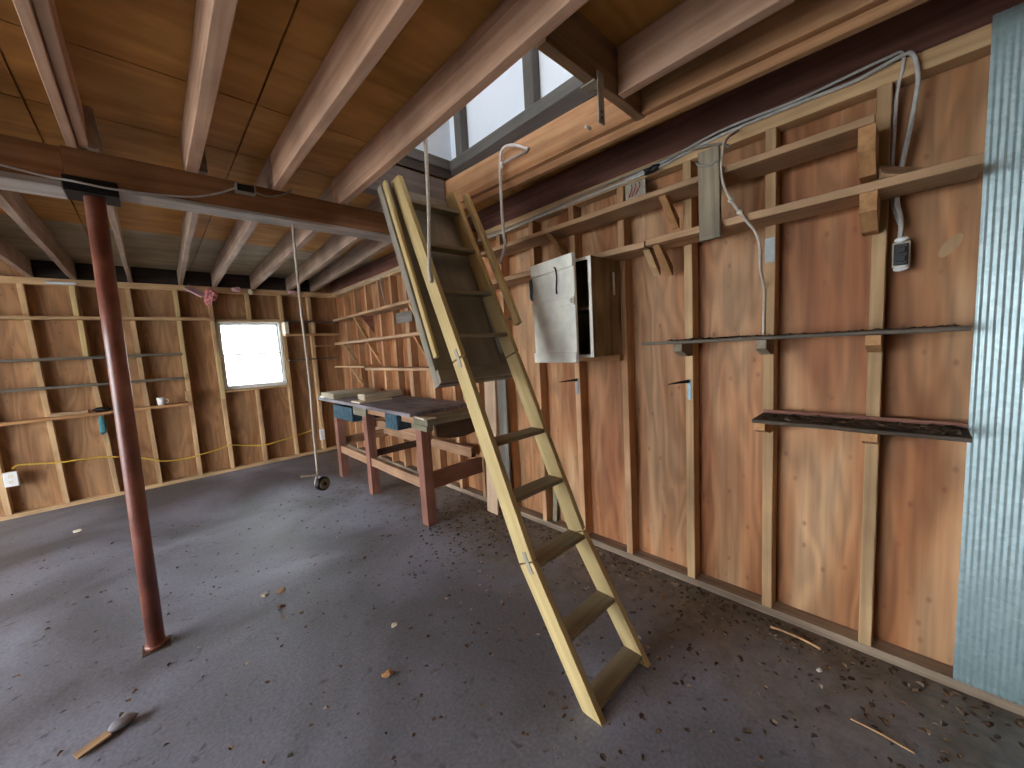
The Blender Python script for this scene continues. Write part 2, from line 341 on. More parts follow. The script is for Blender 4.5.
def prism(name, poly, axis, a0, a1, mat, parent=None):
    """poly in the plane across 'axis' ('x': (y,z), 'y': (x,z)), pushed from a0 to a1"""
    bm = bmesh.new(); f = lambda p, t: (t, p[0], p[1]) if axis == 'x' else ((p[0], t, p[1]) if axis == 'y' else (p[0], p[1], t))
    A = [bm.verts.new(f(p, a0)) for p in poly]; B = [bm.verts.new(f(p, a1)) for p in poly]; n = len(poly)
    bm.faces.new(A[::-1]); bm.faces.new(B)
    for i in range(n): bm.faces.new((A[i], A[(i+1) % n], B[(i+1) % n], B[i]))
    c = sum((v.co for v in bm.verts), Vector())/len(bm.verts)
    bmesh.ops.translate(bm, vec=-c, verts=bm.verts)
    return link(name, bm, mat, parent, Matrix.Translation(c))
def lump(name, c, r, mat, parent=None, seed=0, jag=0.35, sub=2):
    rnd = random.Random(seed); bm = bmesh.new(); bmesh.ops.create_icosphere(bm, subdivisions=sub, radius=1)
    for v in bm.verts:
        k = 1+rnd.uniform(-jag, jag); v.co = Vector((v.co.x*r[0]*k, v.co.y*r[1]*k, v.co.z*r[2]*k))
    return link(name, bm, mat, parent, Matrix.Translation(c), smooth=jag < 0.2)
ORD = ['first', 'second', 'third', 'fourth', 'fifth', 'sixth', 'seventh', 'eighth', 'ninth', 'tenth', 'eleventh', 'twelfth', 'thirteenth',
       'fourteenth', 'fifteenth', 'sixteenth', 'seventeenth', 'eighteenth', 'nineteenth', 'twentieth']

# ------------------------------------------------------------------ the shell
bm = bmesh.new(); add_box(bm, (XL-0.15, YF-0.15, -0.12), (WS+0.1, DS+0.1, 0.0))
tag(link('floor', bm, M['floor']), 'stained grey concrete floor with earth along the long wall', 'floor', kind='structure')
bm = bmesh.new(); add_box(bm, (-60, -40, -0.22), (XL-0.15, 46, -0.02)); add_box(bm, (XL-0.15, DS+0.1, -0.22), (40, 46, -0.02))
tag(link('ground', bm, M['asphalt']), 'gravel ground outside the building', 'ground', kind='structure')
bm = bmesh.new(); add_box(bm, (WS, YF, 0), (WS+0.03, DS+0.03, CE+0.04))
tag(link('wall_right', bm, M['ply_long']), 'plywood sheathing of the long wall behind the stair', 'wall', kind='structure')
WX0, WX1, WZ0, WZ1 = 0.705, 1.47, 1.13, 2.07
bm = bmesh.new()
for lo, hi in (((XL, DS, 0), (WX0, DS+0.03, CE+0.04)), ((WX1, DS, 0), (WS, DS+0.03, CE+0.04)), ((WX0, DS, 0), (WX1, DS+0.03, WZ0)), ((WX0, DS, WZ1), (WX1, DS+0.03, CE+0.04))):
    add_box(bm, lo, hi)
tag(link('wall_back', bm, M['ply_window']), 'plywood sheathing of the wall with the window', 'wall', kind='structure')
bm = bmesh.new()
for lo, hi in (((XL-0.1, YF, 0), (XL, DOOR[0], CE)), ((XL-0.1, DOOR[1], 0), (XL, DS, CE)), ((XL-0.1, DOOR[0], DOOR[2]), (XL, DOOR[1], CE))): add_box(bm, lo, hi)
tag(link('wall_left', bm, M['outer']), 'board wall with the open vehicle doorway', 'wall', kind='structure')
bm = bmesh.new(); add_box(bm, (XL-0.1, YF-0.1, 0), (WS, YF, CE))
tag(link('wall_front', bm, M['outer']), 'board wall behind the viewpoint', 'wall', kind='structure')
# upper floor: plywood sheets with open joints under a continuous deck
bm = bmesh.new(); g = 0.004
xs = [XL-0.1, -2.72, -1.5, -0.28, 0.5, HX0, HX1, WS]; ys = [YF-0.1, -0.24, 2.2, 2.76, 4.8, DS]
for i in range(len(xs)-1):
    for j in range(len(ys)-1):
        x0, x1, y0, y1 = xs[i], xs[i+1], ys[j], ys[j+1]
        segs = [(y0, y1)]
        if i == 5: segs = [(a, b) for a, b in ((y0, min(y1, HY0)), (max(y0, HY1), y1)) if b-a > 0.02]
        for a, b in segs:
            nf = len(bm.faces)
            add_box(bm, (x0+(g if i in (1, 2, 3, 4) else 0), a+g, CE), (x1-(g if i in (0, 1, 2, 3) else 0), b-g, CE+0.018))
            bm.faces.ensure_lookup_table()
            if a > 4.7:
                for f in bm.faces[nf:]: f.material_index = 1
for lo, hi in (((XL-0.1, YF-0.1), (HX0, DS)), ((HX1, YF-0.1), (WS, DS)), ((HX0, YF-0.1), (HX1, HY0)), ((HX0, HY1), (HX1, DS))):
    add_box(bm, (*lo, CE+0.019), (*hi, CE+0.04))
ceil = link('ceiling', bm, M['ceiling']); ceil.data.materials.append(M['ceiling_far'])
tag(ceil, 'brown plywood subfloor overhead with open joints', 'ceiling', kind='structure')
# upstairs around the opening
UX, UY, UZ = 1.80, 2.44, CE+0.04
bm = bmesh.new(); add_box(bm, (UX+0.04, -0.4, UZ), (UX+0.06, UY+0.06, 4.9))
tag(link('wall_stairwell_side', bm, M['white_panel']), 'white panels upstairs along the stair opening', 'wall', kind='structure')
bm = bmesh.new(); add_box(bm, (-1.2, UY+0.04, UZ), (UX+0.04, UY+0.06, 4.9))
tag(link('wall_stairwell_end', bm, M['white_panel']), 'white panels upstairs across the head of the stair', 'wall', kind='structure')
bm = bmesh.new(); add_box(bm, (XL-0.1, YF-0.1, 4.9), (WS, DS, 4.96))
tag(link('added_roof', bm, M['outer']), 'unseen cover added to limit daylight on the upper floor', 'added_roof', kind='structure')  # unseen, added to cut the daylight falling on the white panels

bm = bmesh.new(); xu = XL-.1
for lo, hi in (((xu-.05, YF-.1, UZ), (xu, DS, 3.2)), ((xu-.05, YF-.1, 4.7), (xu, DS, 4.9)), ((xu-.05, YF-.1, 3.2), (xu, -1.5, 4.7)), ((xu-.05, 5.5, 3.2), (xu, DS, 4.7)), ((xu, YF-.15, UZ), (UX, YF-.1, 4.9)), ((xu, DS, UZ), (UX, DS+.05, 4.9))): add_box(bm, lo, hi)
tag(link('wall_upper_added', bm, M['outer']), 'unseen boards with an opening, added to set daylight on the upper panels', 'wall', kind='structure')  # unseen, added so its opening sets how much sky light reaches the panels

# ------------------------------------------------------------------ framing of the long wall
G_LS = 'studs of the long wall'
ystuds = [.11, .495, .885, 1.295, 1.68, 2.07, 2.45, 2.86, 3.25, 3.64, 4.12, 4.47, 4.82, 5.22, 5.62, 6.03]
for i, y in enumerate(ystuds):
    wd = 0.045 if i != 10 else 0.09
    o = abox('wall_stud', W, WS, y-wd/2, y+wd/2, 0.045, 2.455, M['stud_warm'] if i > 2 else M['stud'])
    lab = 'bare wooden stud on the long wall, first beyond the corrugated sheet' if i == 0 else 'bare wooden stud on the long wall, %s counting from the corrugated sheet' % ORD[i]
    tag(o, lab, 'stud', G_LS)
tag(abox('sole_plate', W, WS-.002, YF+0.01, D-0.001, 0.0, 0.045, M['sole'], 'y'), 'long wooden sole plate on the floor under the studs of the long wall', 'plate')
tag(abox('top_plate', W, WS-.002, YF+0.01, D-0.001, 2.457, 2.527, M['stud'], 'y'), 'wooden top plate over the studs of the long wall', 'plate')
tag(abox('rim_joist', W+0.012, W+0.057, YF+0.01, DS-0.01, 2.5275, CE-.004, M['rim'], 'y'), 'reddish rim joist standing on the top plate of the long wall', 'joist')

# ------------------------------------------------------------------ framing of the window wall
G_BS = 'studs of the window wall'
bs = [(-2.02, -2.08, 0, 2.455), (-1.62, -1.69, 0, 2.455), (-1.24, -1.30, 0, 2.455), (-.84, -.90, 0, 2.455), (-.44, -.525, 0, 2.455), (-.065, -.10, 0, 2.455), (.33, .33, 0, 2.455), (.685, .665, 0, 2.455),
      (1.08, 1.08, 0, 1.12), (1.08, 1.09, 2.10, 2.455), (1.497, 1.497, 0, 2.455), (1.89, 1.885, 0, 2.455)]
blab = ['wooden stud on the window wall at the doorway side ends of the shelves', 'wooden stud on the window wall between the shelf ends and the outlet stud', 'wooden stud on the window wall carrying the white outlet box', 'wooden stud on the window wall beside the outlet bay', 'wooden stud on the window wall with the teal rag',
        'wooden stud on the window wall under the white cup', 'wooden stud on the window wall at the shelf ends', 'wooden stud on the window wall along the window beside the shelf ends',
        'short wooden stud under the window', 'short wooden cripple stud above the window', 'wooden stud on the window wall between window and cubby shelf', 'wooden stud on the window wall behind the cubby shelf']
for (xb, xt, z0, z1), lb in zip(bs, blab):
    zb = max(z0, 0.045)
    if zb < z1:
        a = xb+(xt-xb)*zb/2.455; b = xb+(xt-xb)*z1/2.455
        tag(board('wall_stud', (a, D+0.045, zb), (b, D+0.045, z1), 0.09, 0.046, (1, 0, 0), M['stud']), lb, 'stud', G_BS)
tag(abox('sole_plate', XL+0.01, W-0.002, D, DS, 0, 0.045, M['stud'], 'x'), 'wooden sole plate on the floor under the window wall', 'plate')
tag(abox('top_plate', XL+0.01, W-0.002, D, DS-.002, 2.457, 2.527, M['stud'], 'x'), 'wooden top plate over the studs of the window wall', 'plate')
tag(abox('window_header', .715, 1.473, D+0.005, DS-0.005, 2.072, 2.10, M['stud'], 'x'), 'flat board across the head of the window', 'board')
tag(abox('window_sill_board', .715, 1.473, D-0.015, DS-0.005, 1.10, 1.128, M['stud'], 'x'), 'flat sill board under the window', 'board')
wn = empty('window_1', (1.08, DS, 1.13)); tag(wn, 'white two sash window glowing with daylight', 'window', kind='structure')
bm = bmesh.new()
for lo, hi in (((WX0, D+.04, WZ0), (WX0+.028, DS+.03, WZ1)), ((WX1-.028, D+.04, WZ0), (WX1, DS+.03, WZ1)), ((WX0, D+.04, WZ0), (WX1, DS+.03, WZ0+.03)), ((WX0, D+.04, WZ1-.025), (WX1, DS+.03, WZ1))): add_box(bm, lo, hi, 0.003)
link('window_frame', bm, M['frame_white'], wn)
for nm, z0, z1, y in (('upper_sash', 1.60, WZ1-.025, DS+.005), ('lower_sash', WZ0+.03, 1.625, DS-.022)):
    bm = bmesh.new(); x0, x1 = WX0+.028, WX1-.028; t = .022
    for lo, hi in (((x0, y, z0), (x0+t, y+.022, z1)), ((x1-t, y, z0), (x1, y+.022, z1)), ((x0, y, z0), (x1, y+.022, z0+t)), ((x0, y, z1-t), (x1, y+.022, z1))): add_box(bm, lo, hi, 0.002)
    sh = link('window_sash', bm, M['frame_white'], wn)
    bm = bmesh.new(); add_box(bm, (x0+t-.004, y+.009, z0+t-.004), (x1-t+.004, y+.013, z1-t+.004)); link('window_pane', bm, M['glass'], sh)

# ------------------------------------------------------------------ overhead: joists, beam, post
G_J = 'floor joists overhead in the near half'
JZ0, JZ1 = 2.53, CE-.004
def joist(name, xa, ya, xb, yb, mat, lab, grp, wd=0.048, z0=JZ0, z1=JZ1):
    o = board(name, (xa, ya, (z0+z1)/2), (xb, yb, (z0+z1)/2), wd, z1-z0, (0, 0, 1), mat, warp=0.004, cuts=8)
    return tag(o, lab, 'joist', grp)
JE = 2.80
joist('floor_joist', -.945, YF+.02, -.945, JE, M['joist'], 'floor joist farthest toward the doorway', G_J)
joist('floor_joist', -.55, YF+.02, -.55, JE, M['joist'], 'floor joist toward the doorway beyond the doubled joist', G_J)
joist('floor_joist', -.150, YF+.02, -.152, JE, M['joist'], 'narrow lit floor joist doubled with a second board above the post', G_J, 0.034)
joist('floor_joist', -.112, YF+.02, -.113, JE-.02, M['joist'], 'second board of the doubled floor joist above the post', G_J, 0.034, JZ0+.012)
joist('floor_joist', .262, YF+.02, .274, JE, M['joist'], 'floor joist next to the doubled joist, ending above the junction box', G_J, 0.055)
joist('floor_joist', .682, YF+.02, .672, JE, M['joist'], 'floor joist between the junction box and the stair opening', G_J)
joist('floor_joist', 1.062, YF+.02, 1.064, JE, M['joist'], 'heavy floor joist along the near side of the stair opening', G_J, 0.048)
joist('tail_joist', 1.56, YF+.02, 1.568, .887, M['joist'], 'short tail joist butting against the stair header', G_J, 0.046)
joist('trimmer_joist', 1.96, YF+.02, 1.690, 2.6, M['trimmer'], 'orange trimmer joist along the far side of the stair opening', G_J, 0.046)
tag(board('trimmer_ledger', (1.995, YF+.02, 2.517), (1.722, 2.58, 2.517), 0.035, 0.05, (0, 0, 1), M['trimmer']), 'thin ledger strip nailed behind the orange trimmer joist', 'board')
tag(abox('stair_header', HX0+.002, 1.80, .89, .935, 2.525, CE, M['header'], 'x'), 'brown header board across the near end of the stair opening', 'header')
tag(abox('stair_header', HX0+.002, 1.664, HY1-.005, HY1+.08, 2.53, CE-.004, M['header_far'], 'x'), 'doubled header board behind the top of the stair', 'header')
G_F = 'floor joists overhead in the far half'
Yb, Ye = 2.66, D+.07
for xa, xb, lab, wd in ((-.865, -.83, 'far floor joist nearest the doorway side', .046), (-.545, -.515, 'greenish far floor joist beside the post', .046), (-.083, -.065, 'far floor joist running just past the post head', .035),
                    (.318, .395, 'far floor joist over the outlet bay ending above the shelf ends', .04), (.668, .74, 'far floor joist ending beside the pink insulation', .046), (1.075, 1.18, 'far floor joist above the window', .05),
                    (1.42, 1.63, 'far floor joist just inside the hanging cord', .05), (1.72, 1.96, 'far floor joist nearest the long wall', .05)):
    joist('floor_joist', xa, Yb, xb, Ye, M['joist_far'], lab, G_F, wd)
# dark boards painting the shade of the open space between the joist ends
for k, (x0, x1) in enumerate(((-.80, -.545), (-.49, -.09), (-.04, .37), (.42, .715), (.765, 1.15), (1.21, 1.6), (1.66, 1.93))):
    o = abox('dark_space_board', x0, x1, DS-.05, DS-.012, 2.53, CE-.002, M['gap_shade'], 'x')
    tag(o, 'dark board for the shaded space between far joist ends, %s from the doorway side' % ORD[k], 'board', 'shaded space over the window wall')
BY0, BY1 = 2.70, 2.84
b1 = abox('ceiling_beam', -.19, W-.01, BY0, BY1, 2.380, JZ0, M['beam'], 'x', warp=.003); abox('soffit_strip', -.02, W-.01, BY0-.004, BY1, 2.362, 2.3795, M['flange'], 'x', b1)
tag(b1, 'heavy brown beam carrying the joists from post to long wall', 'beam', kind='thing')
b2 = abox('ceiling_beam', XL+.005, -.193, BY0+.02, BY1+.05, 2.374, JZ0, M['beam'], 'x', warp=.003); abox('soffit_strip', XL+.005, -.205, BY0+.01, BY1+.05, 2.345, 2.3735, M['flange'], 'x', b2)
tag(b2, 'heavy brown beam running from the post toward the doorway', 'beam', kind='thing')
post = empty('steel_post', (-.138, 2.76, 0)); tag(post, 'red oxide steel pipe post holding up the beam', 'post')
tube('pipe', [(-.138, 2.765, 0.005), (-.128, 2.765, .8), (-.117, 2.765, 1.6), (-.108, 2.765, 2.335)], .038, M['post'], post, 20, False)
bm = bmesh.new(); add_box(bm, (-.20, 2.69, 2.334), (-.02, 2.85, 2.344), .002); add_box(bm, (-.20, 2.69, 2.344), (-.02, 2.696, 2.40), .001)
link('saddle_plate', bm, M['black'], post)
bm = bmesh.new(); add_box(bm, (-.195, 2.71, 0.0), (-.08, 2.825, .005), .002); link('base_plate', bm, M['bench_dark'], post)
tube('collar', [(-.1385, 2.765, .008), (-.138, 2.765, .03)], .046, M['post'], post, 20, False)
# wiring on the beam
jb = empty('junction_box', (.5, 2.695, 2.49)); tag(jb, 'small grey junction box on the beam face', 'junction box')
bm = bmesh.new(); add_box(bm, (.455, 2.655, 2.462), (.552, 2.699, 2.512), .004); link('box_body', bm, M['zinc'], jb)
bm = bmesh.new(); add_box(bm, (.462, 2.650, 2.468), (.545, 2.656, 2.506), .002); link('cover_plate', bm, M['hook'], jb)
tag(tube('beam_cable', [(-1.2, 2.722, 2.47), (-.6, 2.722, 2.43), (-.37, 2.720, 2.40), (-.24, 2.714, 2.382), (-.172, 2.682, 2.372), (-.05, 2.684, 2.366), (.09, 2.692, 2.376), (.25, 2.693, 2.397), (.36, 2.693, 2.436), (.456, 2.685, 2.487)], .005, M['cable']), 'pale cable sagging along the beam to the junction box', 'cable')
tag(tube('beam_cable', [(.55, 2.685, 2.487), (.62, 2.693, 2.482), (.70, 2.693, 2.51), (.75, 2.69, 2.545)], .005, M['cable_dark']), 'short cable leaving the junction box up to a joist', 'cable')

# ------------------------------------------------------------------ upstairs framing and painted gap shade seen through the opening
for lo, hi, lab, mt in (((1.765, -.3, UZ+.001, 1.805, UY-.001, UZ+.06), 0, 'lower plate darkened as gap shade, upstairs along the stair opening', 'gap_shade'), ((1.765, -.3, UZ+.062, 1.839, UY-.001, UZ+.135), 0, 'grey plate upstairs along the stair opening', 'upper_frame')):
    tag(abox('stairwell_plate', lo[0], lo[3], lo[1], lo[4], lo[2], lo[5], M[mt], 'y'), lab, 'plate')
tag(abox('stairwell_plate', .2, 1.763, UY-.04, UY+.035, UZ+.001, UZ+.06, M['gap_shade'], 'x'), 'lower plate darkened as gap shade, upstairs behind the stair head', 'plate')  # near-black colour paints the shaded gap under the grey plate
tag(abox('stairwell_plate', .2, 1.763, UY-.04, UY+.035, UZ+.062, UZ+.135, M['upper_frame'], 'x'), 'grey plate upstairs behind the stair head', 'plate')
tag(abox('gap_shade_strip', 1.742, 1.7595, HY0, HY1+.001, CE+.001, CE+.0395, M['gap_shade'], 'y', bev=.001), 'dark strip painting shade on the upper floor edge along the stair opening', 'shade strip')  # added strip, the shade of the floor edge is its colour
tag(abox('gap_shade_strip', HX0+.001, 1.741, HY1-.022, HY1-.0005, CE+.001, CE+.0395, M['gap_shade'], 'x', bev=.001), 'dark strip painting shade on the upper floor edge behind the stair head', 'shade strip')
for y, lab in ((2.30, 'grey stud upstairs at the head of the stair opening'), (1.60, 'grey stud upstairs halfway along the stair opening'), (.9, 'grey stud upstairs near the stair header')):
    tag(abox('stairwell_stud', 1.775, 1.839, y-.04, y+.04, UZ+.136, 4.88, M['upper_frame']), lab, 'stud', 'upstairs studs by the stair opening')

# ------------------------------------------------------------------ attic stair
st = empty('attic_ladder', (1.33, 1.5, 0)); tag(st, 'pale pine folding attic ladder hanging from the stair opening', 'ladder')
FR = [(2.035, 2.505), (1.548, 1.47), (1.128, .55), (.79, 0.0)]          # front edge of the stringers (y, z)
BK = [(2.125, 2.495), (1.632, 1.437), (1.212, .506), (.886, 0.0)]
XA, XB, TH = 1.126, 1.50, .03
def lerp(a, b, t): return (a[0]+(b[0]-a[0])*t, a[1]+(b[1]-a[1])*t)
for x0, x1 in ((XA, XA+TH), (XB, XB+TH)):
    for k in range(3):
        gap = .004
        p = [lerp(FR[k], FR[k+1], gap if k else 0), lerp(FR[k], FR[k+1], 1-gap if k < 2 else 1), lerp(BK[k], BK[k+1], 1-gap if k < 2 else 1), lerp(BK[k], BK[k+1], gap if k else 0)]
        a = Vector((0, (p[0][0]+p[3][0])/2, (p[0][1]+p[3][1])/2)); b = Vector((0, (p[1][0]+p[2][0])/2, (p[1][1]+p[2][1])/2))
        dirv = (b-a).normalized(); c = (a+b)/2; c.x = (x0+x1)/2
        yv = Vector((1, 0, 0)); zv = dirv.cross(yv)
        mt = Matrix(((dirv.x, yv.x, zv.x, c.x), (dirv.y, yv.y, zv.y, c.y), (dirv.z, yv.z, zv.z, c.z), (0, 0, 0, 1)))
        inv = mt.inverted(); bm = bmesh.new()
        A = [bm.verts.new(inv @ Vector((x0, q[0], q[1]))) for q in p]; B = [bm.verts.new(inv @ Vector((x1, q[0], q[1]))) for q in p]
        bm.faces.new(A); bm.faces.new(B)
        for i in range(4): bm.faces.new((A[i], A[(i+1) % 4], B[(i+1) % 4], B[i]))
        bmesh.ops.bevel(bm, geom=bm.edges[:], offset=.002, segments=1, affect='EDGES')
        link('stringer', bm, M['ladder'], st, mt)
    for k in (1, 2):                                                      # strap hinges at the folds, on the outer faces
        xo = x0-.004 if x0 == XA else x1+.0005
        h = link_h = None
        bm = bmesh.new(); fy, fz = BK[k]; fy2, fz2 = FR[k]
        cy, cz = fy*.35+fy2*.65, fz*.35+fz2*.65
        for s in (-1, 1):
            q = FR[k-1] if s < 0 else FR[k+1]
            dv = Vector((0, q[0]-FR[k][0], q[1]-FR[k][1])).normalized(); nv = Vector((0, -dv.z, dv.y))*.011
            c0 = Vector((xo, cy, cz)); c1 = c0+dv*.05
            vs = [bm.verts.new(c0+nv), bm.verts.new(c1+nv), bm.verts.new(c1-nv), bm.verts.new(c0-nv)]
            r = bmesh.ops.extrude_face_region(bm, geom=[bm.faces.new(vs)]); bmesh.ops.translate(bm, vec=(.0035, 0, 0), verts=[v for v in r['geom'] if isinstance(v, bmesh.types.BMVert)])
        link('hinge', bm, M['zinc'], st)
def on(path, z):
    for a, b in zip(path, path[1:]):
        if b[1] <= z <= a[1] or (b is path[-1] and z < b[1]): return a[0]+(b[0]-a[0])*(z-a[1])/(b[1]-a[1])
    return path[0][0]
for z in (2.365, 2.10, 1.83, 1.585, 1.05, .80, .53, .265, .045):
    yf = on(FR, z)+.002; yb = on(BK, z)-.002
    abox('tread', XA+TH-.001, XB+.001, yf, max(yb, yf+.085), z-.022, z, M['tread'], 'x', st)
PF = [Vector((0, 2.128, 2.47)), Vector((0, 1.668, 1.325))]; dv = (PF[1]-PF[0]).normalized(); nb = Vector((0, -dv.z, dv.y)); nb = nb if nb.y > 0 else -nb
def on_panel(name, x0, x1, t0, t1, d0, d1, mat):
    a = PF[0]+(PF[1]-PF[0])*t0; b = PF[0]+(PF[1]-PF[0])*t1; o = nb*((d0+d1)/2); cx = Vector(((x0+x1)/2, 0, 0))
    return board(name, a+o+cx, b+o+cx, x1-x0, abs(d1-d0), nb, mat, st)
on_panel('hatch_panel', 1.062, 1.60, 0.0, 1.0, 0.0, .05, M['panel'])
on_panel('hatch_batten', 1.072, 1.092, 0.0, .88, -.035, -.0005, M['ladder'])
on_panel('hatch_batten', 1.535, 1.575, 0.0, .88, -.03, -.0005, M['panel'])
a = PF[0].lerp(PF[1], .965); board('bottom_rail', a-nb*.012+Vector((1.0625, 0, 0)), a-nb*.012+Vector((1.5995, 0, 0)), .07, .022, nb, M['panel'], st)
hr0, hr1 = Vector((1.60, 2.03, 2.49)), Vector((1.60, 1.61, 1.635))
rail = board('handrail', hr0, hr1, .032, .04, (0, -.9, .43), M['ladder'], st)
for t in (.13, .93):
    p = hr0.lerp(hr1, t); tube('rail_bracket', [p, p+Vector((-.03, .03, -.035)), (XB+TH, p.y+.05, p.z-.05)], .007, M['zinc'], rail, 6)
# spring arm and rope of the stair
tag(tube('pull_rope', [(1.118, 1.70, 2.86), (1.118, 1.715, 2.55), (1.118, 1.735, 2.2), (1.116, 1.765, 1.96), (1.114, 1.757, 1.86)], .010, M['rope'], None, 8), 'pale rope hanging down to the near stringer of the ladder', 'rope')
tg = empty('spring_arm', (1.70, 1.56, 2.63)); tag(tg, 'bent pale tube arm hanging from the orange trimmer joist', 'arm')
tube('bent_tube', [(1.71, 1.56, 2.628), (1.68, 1.66, 2.68), (1.672, 1.735, 2.685), (1.672, 1.765, 2.62), (1.672, 1.775, 2.4), (1.676, 1.775, 2.2), (1.68, 1.775, 2.13), (1.68, 1.84, 2.03)], .0095, M['pvc'], tg)
tube('cross_tube', [(1.71, 1.575, 2.622), (1.685, 1.68, 2.615), (1.673, 1.765, 2.61)], .008, M['pvc'], tg, 8, False)
lump('clip', (1.671, 1.757, 2.598), (.013, .016, .018), M['white_plastic'], tg, 3, .1)
br = empty('hinge_bracket', (1.397, .91, 2.52)); tag(br, 'zinc hinge bracket hanging off the near stair header', 'bracket')
bm = bmesh.new(); add_box(bm, (1.372, .889, 2.5175), (1.428, .955, 2.5245), .001); link('mounting_plate', bm, M['zinc'], br)
bm = bmesh.new(); add_box(bm, (1.386, .8815, 2.365), (1.428, .8885, 2.56), .002); link('hanging_strap', bm, M['zinc'], br)
for z in (2.388, 2.41): tube('bolt_hole', [(1.407, .8808, z), (1.407, .8814, z)], .006, M['black'], br, 10, False)
tag(tube('trimmer_bolt', [(1.735, 1.16, 2.575), (1.70, 1.16, 2.575)], .007, M['white_plastic'], None, 8, False), 'shiny bolt head in the orange trimmer joist', 'bolt')

# ------------------------------------------------------------------ shelves of the long wall
def shelf(label, y0, y1, z, depth, th, mat, xfront=None, name='wall_shelf', grp='shelves of the long wall'):
    x0 = W-depth
    return tag(abox(name, x0, W-.001, y0, y1, z-th, z, mat, 'y'), label, 'shelf', grp)
def brace(root_y, z, depth, drop, th=.038, wd=.05, mat='brace', label='', foot=0.0):
    """a diagonal strut from under a shelf's front edge back to the wall"""
    poly = [(W-depth+.01, z), (W-depth+.01+wd, z), (W-.001, z-drop+wd), (W-.001, z-drop), (W-.012, z-drop)]
    return tag(prism('shelf_brace', poly, 'y', root_y-th/2, root_y+th/2, M[mat]), label, 'brace', 'shelf braces')
def gusset(y, z, depth, drop, th, mat, label, tip=.4):
    poly = [(W-depth, z), (WS-.002 if False else W-.001, z), (W-.001, z-drop), (W-depth*tip, z-drop), (W-depth, z-drop*.55)]
    return tag(prism('shelf_bracket', poly, 'y', y-th/2, y+th/2, M[mat]), label, 'bracket', 'shelf brackets')
shelf('upper short shelf high on the long wall above the white cabinet', .125, 2.48, 2.285, .20, .03, M['shelf'])
SZ = 2.045
shelf('long shelf just above the white cabinet, length nearest the corrugated sheet', -.14, 1.03, SZ, .20, .034, M['shelf'])
shelf('long shelf just above the white cabinet, length running behind the ladder', 1.04, 3.3, SZ-.005, .20, .034, M['shelf'])
shelf('long shelf at the far end above the workbench, topmost of three', 3.305, 5.97, SZ+.015, .20, .034, M['shelf'])
shelf('middle shelf of three on the long wall above the workbench', 3.2, 6.0, 1.712, .20, .034, M['shelf'])
shelf('lowest shelf over the workbench, near length', 3.1, 4.98, 1.335, .20, .03, M['shelf'])
shelf('lowest shelf over the workbench, pale end at the corner', 5.0, 6.1, 1.362, .20, .022, M['stud'])
shelf('thin eye level ledge on the long wall littered with dry leaves', -.14, 1.09, 1.482, .155, .016, M['shelf_grey'])
# the low dark tray shelf
ls = tag(abox('wall_shelf', W-.205, W-.001, -.153, .515, 1.078, 1.095, M['shelf_dirty'], 'y'), 'short black dirty shelf below the leaf littered ledge', 'shelf', 'shelves of the long wall')
abox('back_lip', W-.012, W-.0015, -.153, .515, 1.0955, 1.112, M['bench_leg'], 'y', ls)
# brackets
for y, lab in ((.885, 'dark triangular bracket under the thin ledge, farthest from the corrugated sheet'), (.495, 'small bracket under the thin ledge, middle one of three'), (.11, 'small bracket under the thin ledge, beside the corrugated sheet')):
    gusset(y+.0, 1.4655, .15, .072, .045, 'brace' if y < .3 else 'old', lab)
for y, lab in ((.495, 'small bracket under the black dirty shelf, farther from the corrugated sheet'), (.11, 'small bracket under the black dirty shelf, beside the corrugated sheet')):
    gusset(y, 1.0775, .17, .072, .048, 'brace', lab)
G_B = 'shelf braces'
brace(.945, 2.254, .19, .14, label='short diagonal brace under the upper shelf beside the weathered plank')
brace(1.74, 2.254, .19, .12, label='short diagonal brace under the upper shelf above the cabinet')
brace(.985, 2.010, .19, .15, label='outer diagonal brace of the pair left of the weathered plank foot')
brace(1.06, 2.004, .15, .13, mat='stud', label='inner diagonal brace of the pair beside the shelf joint')
gusset(.145, 2.2545, .19, .16, .05, 'brace', 'tall bracket under the end of the upper shelf', .55)
gusset(.135, 2.0105, .19, .13, .05, 'brace', 'tall bracket under the long shelf beside the corrugated sheet', .5)
brace(5.24, 2.025, .19, .34, label='long brace under the topmost far shelf near the corner', wd=.06)
brace(3.72, 2.025, .19, .34, label='long brace under the topmost far shelf nearest the ladder', wd=.06)
brace(4.88, 1.677, .19, .31, label='brace under the middle far shelf, the one in the centre', wd=.06)
brace(3.67, 1.677, .19, .30, label='brace under the middle far shelf nearest the ladder', wd=.06)
brace(5.72, 1.677, .19, .28, mat='stud', label='brace under the middle far shelf nearest the corner', wd=.05)
brace(5.55, 1.339, .19, .28, mat='stud', label='brace under the pale lowest far shelf', wd=.04)
tag(prism('triangle_gusset', [(W-.17, 2.025), (W-.0008, 2.025), (W-.0008, 1.80)], 'y', 5.03, 5.05, M['bench_leg']), 'dark brown triangular board under the topmost far shelf', 'gusset')
tag(abox('grey_plate', W-.012, W-.001, 3.97, 4.35, 1.86, 1.985, M['grey'], 'y'), 'small grey board nailed on the studs under the topmost far shelf', 'board')
tag(board('wood_scrap', (W-.10, .11, 2.10), (W-.06, -.005, 2.062), .10, .016, (-.55, .1, .8), M['shelf']), 'loose scrap of wood on the long shelf beside the outlet cables', 'scrap')
